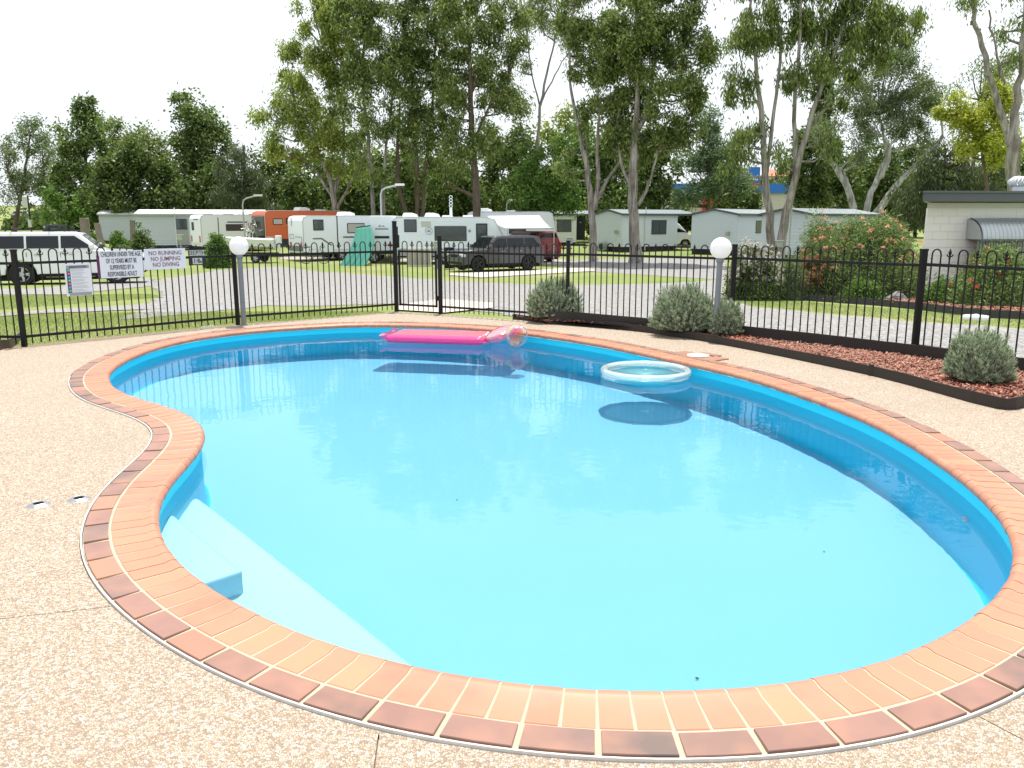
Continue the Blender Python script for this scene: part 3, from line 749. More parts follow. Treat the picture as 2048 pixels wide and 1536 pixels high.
# grass blades near the fence
def blades(name, polys, n, h0, h1, wd, material, zoff=0):
    V = []; 
    pts = []
    for pl, k in polys:
        P = np.array([(q.x, q.y) for q in pl]); mn, mxx = P.min(0), P.max(0); c = 0
        while c < k:
            m_ = 4 * k; X = RNG.uniform(mn, mxx, (m_, 2)); ins = np.zeros(m_, bool); j = len(P) - 1
            for i in range(len(P)):
                xi, yi, xj, yj = *P[i], *P[j]
                cond = ((yi > X[:, 1]) != (yj > X[:, 1])) & (X[:, 0] < (xj - xi) * (X[:, 1] - yi) / (yj - yi + 1e-12) + xi)
                ins ^= cond; j = i
            X = X[ins][:k - c]; pts.append(X); c += len(X)
            if len(X) == 0: break
    X = np.vstack(pts); n = len(X); z = np.interp(X[:, 1], TY, TZ) + zoff
    a = RNG.uniform(0, 2 * np.pi, n); h = RNG.uniform(h0, h1, n); ln = RNG.uniform(0, .6, n) * h; b = RNG.uniform(0, 2 * np.pi, n)
    B = np.c_[X, z]; d = np.c_[np.cos(a), np.sin(a), 0 * a] * wd; tip = B + np.c_[np.cos(b) * ln, np.sin(b) * ln, h]
    V = np.stack([B - d, B + d, tip], 1).reshape(-1, 3); Fc = np.arange(3 * n)
    return link(name, arr_mesh(name, V, Fc, 3), material)
def m_leaf(name, cols, tr=.35, trc=None, rough=.5):
    m, t = new_mat(name); r_ = t.n('NewGeometry').outputs['Random Per Island']
    c = t.ramp(r_, [(i / (len(cols) - 1), q) for i, q in enumerate(cols)])
    o = t.n('TexCoord').outputs['Object']; c = t.mix(t.ramp(t.noise(o, .55, 3), [(.42, (.0, .0, .0)), (.72, (.38, .38, .38))]), c, tuple(x * 1.1 for x in cols[-1]))
    p = t.n('BsdfPrincipled', {'Base Color': c, 'Roughness': rough, 'Specular IOR Level': .25})
    tl = t.n('BsdfTranslucent', {'Color': t.mix(.5, c, trc or (.25, .35, .04))})
    t.done(t.n('MixShader', {0: tr, 1: p.outputs[0], 2: tl.outputs[0]}).outputs[0]); return m
blade_m = m_leaf('grass blades', [(.14, .22, .05), (.21, .31, .07), (.31, .38, .12), (.42, .41, .20)], .3)
pl1 = [Vector(p) for p in ((-9, 10.6, 0), (-6.3, 10.4, 0), (-4.2, 12.6, 0), (-2.03, 14.6, 0), (-2.6, 15.6, 0), (-9.6, 15.0, 0))]
pl2 = [gt(*p) for p in ((0, 620), (330, 595), (300, 588), (0, 592), )] + []
pl3 = [gt(*p) for p in ((1453, 600), (1500, 612), (1700, 631), (1900, 648), (2080, 659), (2080, 643), (1860, 624), (1650, 607), (1453, 594))]
pl4 = [Vector(p) for p in ((4.75, 9.4, 0), (6.1, 7.3, 0), (6.6, 7.6, 0), (5.3, 9.7, 0), (3.2, 11.6, 0), (3.0, 11.35, 0))]
tag(blades('grass_blades', [(pl1, 52000), (pl2, 15000), (pl3, 14000), (pl4, 16000)], 0, .012, .032, .0035, blade_m), 'short green lawn growing outside the pool fence', 'grass', kind='stuff')

# ================================================================== MULCH BED BY THE POOL
edge_m = mat('dark brown edging', (.022, .017, .014), .6, var=.25, vs=2, bump=.2, bs=20)
front = [(1026, 636), (1051, 641), (1110, 645), (1169, 651), (1240, 658.5), (1309, 667), (1400, 681), (1500, 699.6), (1580, 716), (1665, 734), (1740, 750), (1811, 768), (1880, 787), (1940, 804), (1994, 817), (2012, 819), (2030, 818.5), (2060, 811), (2110, 796)]
FE = [g(x, y, -.01) for x, y in front]
hts = [.07, .075, .08, .085] + [.095] * 4 + [.10] * 20
back = [Vector(p) for p in ((.55, 12.55, 0), (.95, 12.5, 0), (2.0, 11.72, 0), (2.92, 10.98, 0), (3.8, 10.05, 0), (4.55, 9.2, 0), (5.2, 8.2, 0), (5.8, 7.2, 0), (5.95, 6.6, 0))]
def strip(name, P, hs, z0, th, material, parent):
    mb = MB(); n = len(P)
    for i, p in enumerate(P):
        d = (P[min(i + 1, n - 1)] - P[max(i - 1, 0)]); d.z = 0; d.normalize(); q = Vector((-d.y, d.x, 0)) * th / 2
        wv_ = .006 * math.sin(i * 2.3); z = z0 - .03; h = hs[i] + wv_
        mb.v += [tuple(p - q + Vector((0, 0, z - p.z))), tuple(p + q + Vector((0, 0, z - p.z))), tuple(p + q + Vector((0, 0, z0 + h - p.z))), tuple(p - q + Vector((0, 0, z0 + h - p.z)))]
    for i in range(n - 1):
        a = i * 4
        for j in range(4): mb.f.append([a + j, a + (j + 1) % 4, a + 4 + (j + 1) % 4, a + 4 + j])
    mb.f.append([0, 1, 2, 3]); mb.f.append([(n - 1) * 4 + k for k in (3, 2, 1, 0)])
    return mb.build(name, material, parent)
ed = empty('garden_edging', FE[8], 0, 'dark brown metal edging round the red mulch bed by the pool', 'garden edging')
o_ = FE[8].copy()
for nm, a0, a1 in (('edging_strip', 0, 11), ('edging_strip', 10, 19)):
    strip(nm, [p - o_ for p in FE[a0:a1]], hts[a0:a1], 0, .014, edge_m, ed)
strip('rear_strip', [p - o_ for p in back], [.19] * 9, .0, .02, edge_m, ed)
q = FE[10] - o_; MB().box((q.x, q.y - .015, .05), (.05, .03, .13), R(-35)).build('joint_stake', edge_m, ed)
bedpoly = [p.copy() for p in FE] + [Vector((5.95, 6.6, 0))] + back[::-1]
mulch_m = m_leaf('bark mulch', [(.09, .028, .018), (.24, .075, .045), (.36, .12, .07), (.17, .06, .04), (.44, .27, .20)], .0)
def inside(P, X):
    ins = np.zeros(len(X), bool); j = len(P) - 1
    for i in range(len(P)):
        xi, yi, xj, yj = P[i][0], P[i][1], P[j][0], P[j][1]
        ins ^= ((yi > X[:, 1]) != (yj > X[:, 1])) & (X[:, 0] < (xj - xi) * (X[:, 1] - yi) / (yj - yi + 1e-12) + xi); j = i
    return ins
def mulch(name, P, n, zf, size, label):
    A = np.array([(p[0], p[1]) for p in P]); X = RNG.uniform(A.min(0), A.max(0), (n * 5, 2)); X = X[inside(A, X)][:n]; n = len(X)
    z = np.array([zf(a, b) for a, b in X]) + RNG.uniform(-.01, .02, n)
    a, b, c = RNG.uniform(0, 6.28, n), RNG.normal(0, .45, n), RNG.normal(0, .45, n)
    l = RNG.uniform(.4, 1, n) * size; w_ = l * RNG.uniform(.25, .6, n); th = .004
    u = np.c_[np.cos(a) * np.cos(b), np.sin(a) * np.cos(b), np.sin(b)]; v = np.c_[-np.sin(a) * np.cos(c), np.cos(a) * np.cos(c), np.sin(c)]
    k = np.cross(u, v); C = np.c_[X, z]
    V = np.stack([C - u * l[:, None] - v * w_[:, None], C + u * l[:, None] - v * w_[:, None] * .6, C + u * l[:, None] * .9 + v * w_[:, None], C - u * l[:, None] * .8 + v * w_[:, None]], 1)
    V2 = V - k[:, None, :] * th * 2
    W = np.concatenate([V, V2], 1).reshape(-1, 3); base = (np.arange(n) * 8)[:, None]
    q_ = np.array([[0, 1, 2, 3], [0, 4, 5, 1], [1, 5, 6, 2], [2, 6, 7, 3], [3, 7, 4, 0]]).ravel()[None]
    o = link(name, arr_mesh(name, W, (base + q_).ravel(), 4), mulch_m); return tag(o, label, 'mulch', kind='stuff')
mb = MB().poly([(p.x, p.y, .035) for p in bedpoly]); o = mb.build('garden_soil', mat('dark mulch soil', (.06, .028, .018), .95, var=.4, vs=20), None)
tag(o, kind='structure')
cb_ = sum(bedpoly, Vector()) / len(bedpoly)
def shrink(P, d):
    out = []
    for i, p in enumerate(P):
        t = P[(i + 1) % len(P)] - P[i - 1]; n = Vector((-t.y, t.x, 0)).normalized(); out.append(p + n * d)
    return out
mulch('bark_mulch', shrink(bedpoly, .035), 15000, lambda a, b: .045, .028, 'red bark mulch covering the bed between edging and fence')
# dark edging piece at the left border of the deck
P = [g(-60, 700, -.01), g(0, 700, -.01), g(18, 694, -.01), g(34, 680, -.01), g(40, 670, -.01)]
e = empty('garden_edging', P[0], 0, 'short brown curl of garden edging at the left edge of the photo', 'garden edging')
strip('edging_strip', [p - P[0] for p in P], [.12, .12, .1, .07, .04], 0, .02, mat('brown edging', (.07, .055, .04), .6), e)

# ================================================================== BUSHES
def needle_bush(name, base, rx, ry, hz, n_st, n_nd, nl, wd, cols, label, cat='bush', group=None, up=.55, lean=0, stemc=(.10, .08, .06), seed=1):
    rg = np.random.default_rng(seed); n = n_st
    e = empty(name, base, 0, label, cat, group)
    # stems end inside a lumpy dome
    ph = rg.uniform(0, 2 * np.pi, n); ct = rg.uniform(0.0, 1, n); st = np.sqrt(1 - ct ** 2)
    rad = rg.uniform(.5, 1, n) ** .4; lump = 1 + .10 * np.sin(ph * 3 + seed) + .08 * np.sin(ph * 7 + ct * 9)
    T = np.c_[np.cos(ph) * st * rx, np.sin(ph) * st * ry, ct * hz * .96 + .06 * hz] * (rad * lump)[:, None]
    T = np.sign(T) * np.array([rx, ry, hz]) * (np.abs(T) / np.array([rx, ry, hz])) ** np.array([.85, .85, .8])
    B = np.c_[rg.normal(0, .12 * rx, n), rg.normal(0, .12 * ry, n), np.zeros(n)]
    mid = (B + T) / 2 + np.c_[0 * ph, 0 * ph, hz * .10 * np.ones(n)] * -.2 + (T - B) * np.c_[.12 * np.ones(n), .12 * np.ones(n), -.05 * np.ones(n)]
    # stem ribbons (three sided)
    Vs = []; 
    w_ = .0045 * max(1, hz)
    side = np.cross(T - B, np.array([0, 0, 1.])); side /= np.linalg.norm(side, axis=1)[:, None] + 1e-9
    oth = np.cross(side, T - B); oth /= np.linalg.norm(oth, axis=1)[:, None] + 1e-9
    ringp = []
    for P_, s_ in ((B, 1.4), (mid, 1), (T, .5)):
        for k in range(3):
            a = 2 * np.pi * k / 3; ringp.append(P_ + (side * np.cos(a) + oth * np.sin(a)) * w_ * s_)
    V = np.stack(ringp, 1).reshape(-1, 3); q_ = []
    for i in range(2):
        for k in range(3): a = i * 3 + k; b = i * 3 + (k + 1) % 3; q_ += [a, b, b + 3, a + 3]
    link('stems', arr_mesh('stems', V, (np.arange(n)[:, None] * 9 + np.array(q_)[None]).ravel(), 4), mat('bush twig %.2f' % stemc[0], stemc, .9, var=.3), e)
    # needles
    N = n * n_nd; si = np.repeat(np.arange(n), n_nd); t = rg.uniform(.38, 1.04, N) ** .7
    t2 = t[:, None]; Pn = B[si] * (1 - t2) ** 2 + 2 * mid[si] * t2 * (1 - t2) + T[si] * t2 ** 2
    dirs = T[si] - mid[si]; dirs /= np.linalg.norm(dirs, axis=1)[:, None] + 1e-9
    rn = rg.normal(0, 1, (N, 3)); rn /= np.linalg.norm(rn, axis=1)[:, None]
    D = dirs * .6 + rn * .7 + np.array([0, 0, up]); D /= np.linalg.norm(D, axis=1)[:, None]
    ln = nl * rg.uniform(.6, 1.3, N)[:, None]; sd = np.cross(D, rg.normal(0, 1, (N, 3))); sd /= np.linalg.norm(sd, axis=1)[:, None] + 1e-9
    W = np.stack([Pn - sd * wd * .3, Pn + D * ln * .5 - sd * wd, Pn + D * ln, Pn + D * ln * .5 + sd * wd], 1).reshape(-1, 3)
    W[:, 2] = np.maximum(W[:, 2], .0)
    nm = 'leaf ' + name + str(cols[0])
    link('foliage', arr_mesh('foliage', W, np.arange(4 * N), 4), MATS.get(nm) or m_leaf(nm, cols, .22, rough=.6), e)
    return e
grey_g = [(.17, .23, .13), (.30, .37, .24), (.44, .52, .37), (.60, .66, .53)]
def bushpx(x0, x1, ytop, ybase, zb=.04):
    c = g((x0 + x1) / 2, ybase, zb); Y = c.y; l_ = at(x0, ybase, Y); r_ = at(x1, ybase, Y); t_ = at((x0 + x1) / 2, ytop, Y)
    return c, (r_.x - l_.x) / 2, t_.z - zb
c, rx, hz = bushpx(1054, 1166, 560, 640); needle_bush('westringia_bush', (c.x, c.y + rx * .5, .03), rx, rx * .85, hz * 1.0, 1100, 75, .04, .0032, grey_g, 'rounded grey-green bush at the left end of the mulch bed', group='grey-green bushes in the mulch bed', seed=3)
c, rx, hz = bushpx(1310, 1440, 577, 668); needle_bush('westringia_bush', (c.x, c.y + rx * .45, .03), rx, rx * .8, hz * 1.03, 1300, 75, .04, .003, grey_g, 'broad grey-green bush left of the near globe lamp pole', group='grey-green bushes in the mulch bed', seed=5)
c, rx, hz = bushpx(1418, 1488, 600, 673); needle_bush('westringia_bush', (c.x, c.y + rx * .5, .03), rx, rx, hz * 1.0, 700, 75, .038, .003, grey_g, 'small grey-green bush right of the near globe lamp pole', group='grey-green bushes in the mulch bed', seed=8)
c, rx, hz = bushpx(1906, 2028, 664, 768); needle_bush('westringia_bush', (c.x, c.y + rx * .35, .03), rx, rx * .9, hz * .98, 1300, 75, .038, .0028, grey_g, 'rounded grey-green bush alone at the right end of the mulch bed', group='grey-green bushes in the mulch bed', seed=11)
# ================================================================== BLOCK BUILDING (right)
def prism_y(mb, outl, wf):               # outline (x,z) of a car side, half width wf(x,z) -> closed body
    n = len(outl); k = len(mb.v)
    mb.v += [(x, -wf(x, z), z) for x, z in outl] + [(x, wf(x, z), z) for x, z in outl]
    mb.f.append([k + i for i in range(n)]); mb.f.append([k + n + i for i in range(n)][::-1])
    for i in range(n):
        j = (i + 1) % n; mb.f.append([k + i, k + n + i, k + n + j, k + j])
    return mb
glass_d = mat('dark glass', (.008, .011, .014), .05, var=0, spec=.45)
glass_w = mat('window glass', (.05, .065, .075), .06, var=.2, spec=.8)
rubber = mat('black rubber', (.012, .012, .012), .8)
rim_m = mat('silver wheel rim', (.50, .51, .53), .35, metal=.25)
alu = mat('brushed aluminium', (.5, .5, .5), .35, metal=.8)
dark_un = mat('dark underside', (.01, .01, .01), .9)
block_m = mat('cream painted block', (.88, .87, .83), .75, var=.05, vs=1.5, bump=.25, bs=60)
joint_m = mat('block joint', (.82, .81, .77), .9, var=.05)
grey_fl = mat('charcoal fascia', (.085, .10, .115), .4, var=.08)
zinc = mat('corrugated zinc', (.50, .54, .55), .35, metal=.55, var=.12, vs=1.2)
bp_ = at(1839, 590, 21.5); bz = terr(21.5)
bld = empty('block_building', (bp_.x, 21.5, bz), R(4), 'cream painted block building with flat charcoal roof at the right edge', 'building')
BT = 2.02 - bz
MB().prism([(.01, .06), (9.9, .06), (12.5, 5), (3.6, 5)], 0, BT - .02).build('wall_core', joint_m, bld)
bl_me = MB().box((0, 0, 0), (.395, .06, .195)).mesh('block'); bl_me.materials.append(block_m)
hl_me = MB().box((0, 0, 0), (.195, .06, .195)).mesh('block'); hl_me.materials.append(block_m)
nrow = int(BT / .2)
for r_ in range(nrow):
    z_ = .1 + r_ * .2; x_ = .2 if r_ % 2 == 0 else .1
    if r_ % 2: o = link('block', hl_me, None, bld); o.location = (.1, .04, z_); x_ = .4
    while x_ < 3.4:
        o = link('block', bl_me, None, bld); o.location = (x_, .04 + random.uniform(-.001, .001), z_); x_ += .4
MB().box((6.8, .04, BT / 2), (6.2, .06, BT)).build('wall', block_m, bld)
MB().prism([(-.42, -.45), (10, -.45), (13, 5.5), (3.4, 5.5)], BT, BT + .21).build('fascia', grey_fl, bld)
MB().prism([(-.46, -.49), (10.1, -.49), (13.1, 5.6), (3.4, 5.6)], BT + .212, BT + .26).build('roof', mat('roof sheet', (.10, .115, .13), .45), bld)
p_ = at(1945, 470, 21.2) - Vector((bp_.x, 21.5, bz)); ax0 = p_.x
aw = MB(); nr = 60
for i in range(nr + 1):
    x_ = ax0 + .05 + i * 3.2 / nr
    for j in range(15):
        a = math.pi / 2 * j / 14; rr = .52 + .014 * math.cos(i * math.pi)
        aw.v.append((x_, -.02 - rr * math.sin(a) * 1.25, BT - .95 + rr * math.cos(a) * 1.0 + .02))
for i in range(nr):
    for j in range(14):
        a = i * 15 + j; aw.f.append([a, a + 1, a + 16, a + 15])
aw.build('corrugated_awning', zinc, bld)
MB().extr([(0, 0)] + [(-.0, 0)] + [(.63 * math.sin(math.pi / 2 * j / 10), .5 * math.cos(math.pi / 2 * j / 10)) for j in range(11)], Matrix.Translation((ax0 + .04, -.02, BT - .94)) @ Matrix.Rotation(R(-90), 4, 'Z'), .02).build('awning_end', zinc, bld)
MB().box((ax0 + 1.6, -.66, BT - .96), (3.2, .04, .05)).build('gutter', grey_fl, bld)
sc_ = MB()
for i in range(46): sc_.box((ax0 + .08 + i * .07, -.60, (BT - .98) / 2 + .25), (.045, .03, BT - 1.45))
sc_.box((ax0 + 1.6, -.57, (BT - .98) / 2 + .25), (3.2, .02, BT - 1.45)); sc_.build('corrugated_screen', mat('grey ribbed steel', (.19, .20, .20), .5), bld)
p_ = at(2035, 385, 22.5)
tv = empty('turbine_vent', (p_.x, 22.5, BT + bz + .255), 0, 'white ribbed turbine vent on the roof of the block building', 'roof vent')
MB().lathe([(.17, 0), (.16, .16), (.18, .17)], 20).build('neck', zinc, tv, True)
for k in range(18):
    a = k * math.pi / 9; pts = [(math.cos(a + q * .5) * (.13 + .12 * math.sin(math.pi * q)), math.sin(a + q * .5) * (.13 + .12 * math.sin(math.pi * q)), .18 + .22 * q) for q in [j / 6 for j in range(7)]]
    MB().tube(pts, .022, 5).build('vane', mat('white vent', (.75, .78, .8), .3), tv, True)
MB().lathe([(.17, .39), (.14, .42), (0, .44)], 20).build('cap', mat('white vent', (.7, .7, .7)), tv, True)

# ================================================================== CABINS
def cladding(mb, p0, d, Ln, zb, zt_, ft=None, step=.2):     # lapped boards on a wall from p0 along d
    n = Vector((d.y, -d.x, 0)); z = zb
    while z < zt_ - .01:
        z1 = min(z + step, zt_); a0, a1 = 0, Ln
        if ft: a0, a1 = ft((z + z1) / 2)
        if a1 - a0 > .05:
            A = p0 + d * a0; B = p0 + d * a1; k = len(mb.v)
            for P_ in (A, B):
                mb.v += [tuple(P_ + n * .055 + Vector((0, 0, z))), tuple(P_ + n * .008 + Vector((0, 0, z1))), tuple(P_ + Vector((0, 0, z1))), tuple(P_ + Vector((0, 0, z)))]
            mb.f += [[k, k + 4, k + 5, k + 1], [k, k + 3, k + 7, k + 4], [k, k + 1, k + 2, k + 3], [k + 4, k + 7, k + 6, k + 5]]
        z = z1
def cabin(pos, rz, Ln, W, wallc, label, windows=(), vp=0, roofc='light', zb=.45, ht=2.45, boxes=(), door=None, ac=(), pipe=None, eave=.12):
    e = empty('cabin', pos, rz, label, 'cabin', 'park cabins')
    wm = mat('cladding %s' % str(wallc), wallc, .55, var=.04)
    rm = {'light': mat('pale metal roof', (.62, .66, .68), .35, metal=.2, var=.08), 'white': mat('white metal roof', (.78, .79, .78), .4, var=.03), 'green': mat('grey green roof', (.26, .30, .31), .4, metal=.2)}[roofc]
    fm = grey_fl if roofc != 'white' else mat('pale trim', (.4, .41, .42), .5)
    T = zb + ht; rh = W / 2 * math.tan(R(10)); L2 = Ln - vp
    core = MB(); core.prism([(0, 0), (L2, 0), (L2, W), (0, W)], zb, T)
    core.v += [(0, 0, T), (0, W, T), (0, W / 2, T + rh), (L2, 0, T), (L2, W, T), (L2, W / 2, T + rh)]; k = len(core.v) - 6
    core.f += [[k, k + 2, k + 1], [k + 3, k + 4, k + 5]]
    core.build('wall', wm, e)
    cl = MB(); dX = Vector((1, 0, 0)); dY = Vector((0, -1, 0))
    cladding(cl, Vector((0, 0, 0)), dX, L2, zb, T)
    def gb(z): h_ = 0 if z < T else (z - T) / rh * W / 2; return (h_, W - h_)
    cladding(cl, Vector((0, W, 0)), dY, W, zb, T + rh * .95, gb)
    o = cl.build('weatherboards', wm, e); o['kind'] = 'stuff'
    MB().box((L2 / 2, W / 2, zb / 2 + .0), (L2 - .1, W - .1, zb)).build('base', mat('dark skirting', (.035, .035, .035), .9), e)
    rf = MB(); ov = .22; kx = 0
    for s_ in (0, 1):
        y0 = -ov if s_ == 0 else W + ov; zz = T - ov * math.tan(R(10))
        x0, x1 = -eave, Ln + .12
        a = [(x0, y0, zz), (x1, y0, zz), (x1, W / 2, T + rh), (x0, W / 2, T + rh)]
        if s_: a = a[::-1]
        k = len(rf.v); rf.v += [(p[0], p[1], p[2] + .02) for p in a] + [(p[0], p[1], p[2] + .06) for p in a]
        rf.f += [[k + 3, k + 2, k + 1, k], [k + 4, k + 5, k + 6, k + 7]] + [[k + i, k + (i + 1) % 4, k + 4 + (i + 1) % 4, k + 4 + i] for i in range(4)]
        nrib = int((x1 - x0) / .3)
        for i in range(nrib):
            xr = x0 + .15 + i * .3
            rf.tube([(xr, y0, zz + .065), (xr, W / 2, T + rh + .065)], .012, 4)
    rf.build('roof', rm, e)
    tr = MB(); zz = T - ov * math.tan(R(10))
    tr.box((Ln / 2, -ov - .02, zz + .0), (Ln + .3, .05, .15)); tr.box((Ln / 2, W + ov + .02, zz), (Ln + .3, .05, .15))
    tr.build('gutter', fm, e)
    bgm = MB()
    for xx in (-eave - .02,):
        for s_ in (-1, 1):
            y0 = W / 2 + s_ * (W / 2 + ov); bgm.poly([(xx, y0, zz - .07), (xx, W / 2, T + rh - .05), (xx, W / 2, T + rh + .08), (xx, y0, zz + .06)], s_ < 0)
            bgm.poly([(xx + .04, y0, zz - .07), (xx + .04, W / 2, T + rh - .05), (xx + .04, W / 2, T + rh + .08), (xx + .04, y0, zz + .06)], s_ > 0)
            bgm.poly([(xx, y0, zz - .07), (xx + .04, y0, zz - .07), (xx + .04, W / 2, T + rh - .05), (xx, W / 2, T + rh - .05)])
    bgm.build('barge_board', fm, e)
    if vp:
        for yy in (.06, W - .06): MB().box((Ln - .06, yy, T / 2), (.08, .08, T)).build('veranda_post', fm, e)
        MB().box((L2 + vp / 2, W - .12, T / 2 + .2), (vp, .05, T - .5)).build('veranda_screen', mat('dark screen', (.03, .03, .03), .8), e)
        MB().box((L2 + vp / 2, W / 2, zb - .06), (vp, W, .12)).build('deck', mat('deck timber', (.12, .09, .07), .8), e)
        MB().box((L2 + .02, W / 2, zb + 1.05), (.03, 1.6, 2.0)).build('sliding_door', glass_d, e)
    fr_m = mat('window frame', (.045, .05, .05), .5)
    for (side, u, z_, w_, h_) in windows:
        f_ = MB(); gl = MB()
        if side == 's': c0 = (u, -.04, z_); f_.box(c0, (w_, .05, h_)); gl.box((u - w_ * .24, -.068, z_), (w_ * .43, .012, h_ - .1)).box((u + w_ * .24, -.068, z_), (w_ * .43, .012, h_ - .1))
        else: c0 = (-.04, u, z_); f_.box(c0, (.05, w_, h_)); gl.box((-.068, u, z_), (.012, w_ - .1, h_ - .1))
        fo = f_.build('window', fr_m, e); gl.build('pane', glass_w, fo)
    for (side, u, z_) in boxes:
        c0 = (u, -.12, z_) if side == 's' else (-.12, u, z_); MB().box(c0, (.32, .2, .3)).build('meter_box', mat('box grey', (.38, .41, .36), .6), e, bevel=.02)
    for (side, u) in ac:
        c0 = (u, -.32, .38) if side == 's' else (-.32, u, .38); d0 = (.75, .32, .6) if side == 's' else (.32, .75, .6)
        a_ = MB().box(c0, d0).build('air_conditioner', mat('ac grey', (.42, .43, .42), .6), e, bevel=.02)
        f_ = MB().lathe([(0, .0), (.2, .0), (.22, .012), (0.235, .0)], 16); Mx = Matrix.Translation((c0[0], -.485, .38)) @ Matrix.Rotation(R(90), 4, 'X') if side == 's' else Matrix.Translation((-.485, c0[1], .38)) @ Matrix.Rotation(R(-90), 4, 'Y')
        f_.v = [tuple(Mx @ Vector(v)) for v in f_.v]; f_.build('fan_grille', mat('dark grille', (.05, .05, .05), .7), a_)
    if pipe is not None: MB().tube([(pipe, -.1, .1), (pipe, -.1, T + .5)], .04, 8).build('vent_pipe', mat('white pipe', (.7, .7, .7), .5), e)
    if door is not None:
        MB().box((door, -.035, zb + 1.0), (.85, .05, 2.0)).build('door', mat('grey door', (.30, .31, .31), .5), e)
        st = MB()
        for k in range(3): st.box((door, -.35 - k * .28, zb - .12 - k * .15), (.9, .28, .05))
        st.build('step', mat('grey steel', (.25, .25, .25)), e)
    return e
def gp(x, y, Y): p = at(x, y, Y); return Vector((p.x, Y, terr(Y)))
cabin(gp(203, 485, 78), R(17), 8, 3.4, (.44, .48, .51), 'small grey weatherboard cabin furthest left, behind the tree stumps', [('e', 1.7, 1.75, .7, 1.0)], roofc='white', zb=.3)
cabin(gp(277, 490, 66), R(12), 9.6, 3.4, (.47, .51, .54), 'long pale grey cabin with white roof beside the left caravan', [('s', 3.35, 2.05, .85, .85)], roofc='white', zb=.4, door=3.4, pipe=2.9)
cabin(gp(1092, 497, 74), R(4), 4.0, 3.4, (.72, .74, .72), 'cream cabin behind the awning with a dark veranda opening', [('s', 1.6, 1.75, 1.3, 1.1)], vp=1.3, roofc='green', zb=.3)
cabin(gp(1243, 500, 63), R(31), 7.2, 3.4, (.68, .73, .82), 'pale green cabin behind the thickest gum trunk', [('s', 3.6, 1.85, 1.5, 1.1)], vp=1.7, roofc='green', boxes=[('e', .5, 1.5)], ac=[('e', 2.0)], pipe=2.2, zb=.4)
cabin(gp(1471, 506, 58), R(49), 8.2, 3.5, (.66, .71, .84), 'grey-blue cabin with a green meter box behind the near globe lamp', [('s', 3.4, 1.95, .9, .9)], roofc='green', boxes=[('e', .6, 1.5)], ac=[('e', .9)], zb=.4)
cabin(gp(1622, 510, 50), R(40), 8.0, 3.5, (.66, .71, .84), 'pale grey cabin partly behind the orange flowering shrub', [('s', 2.2, 1.9, .9, .8), ('s', 5.8, 2.0, 1.4, .8)], roofc='green', boxes=[('e', .6, 1.45)], ac=[('e', 2.7)], zb=.4, eave=.3)

# ================================================================== WHEELS AND CARS
def wheel(parent, x, y, r_, w_, m_rim, side=1, name='wheel'):
    prof = [(r_ * .62, -w_ / 2), (r_ * .9, -w_ / 2), (r_, -w_ * .35), (r_, w_ * .35), (r_ * .9, w_ / 2), (r_ * .62, w_ / 2)]
    M_ = Matrix.Translation((x, y, r_)) @ Matrix.Rotation(R(90), 4, 'X')
    mb = MB().lathe(prof, 24, cap=False); mb.v = [tuple(M_ @ Vector(v)) for v in mb.v]
    t_ = mb.build('wheel', rubber, parent, True)
    rm = MB().lathe([(r_ * .63, -w_ * .30), (r_ * .63, w_ * .42), (r_ * .57, w_ * .44), (r_ * .55, w_ * .2)], 24, cap=False)
    for s_ in (1,):
        for k in range(5):
            a = k * math.pi * 2 / 5
            for da in (-.12, .12):
                rm.tube([(0, 0, w_ * .36), (r_ * .58 * math.cos(a + da), r_ * .58 * math.sin(a + da), w_ * .38)], .03, 5)
    rm.lathe([(0, w_ * .45), (.055, w_ * .44), (.06, w_ * .3)], 12)
    if side > 0: Mr = M_
    else: Mr = Matrix.Translation((x, y, r_)) @ Matrix.Rotation(R(-90), 4, 'X')
    rm.v = [tuple(Mr @ Vector(v)) for v in rm.v]; rm.build('rim', m_rim, t_, True)
    dk = MB().lathe([(0, w_ * .1), (r_ * .6, w_ * .1)], 20); dk.v = [tuple(Mr @ Vector(v)) for v in dk.v]; dk.build('brake_disc', mat('dark metal', (.04, .04, .04), .6), t_)
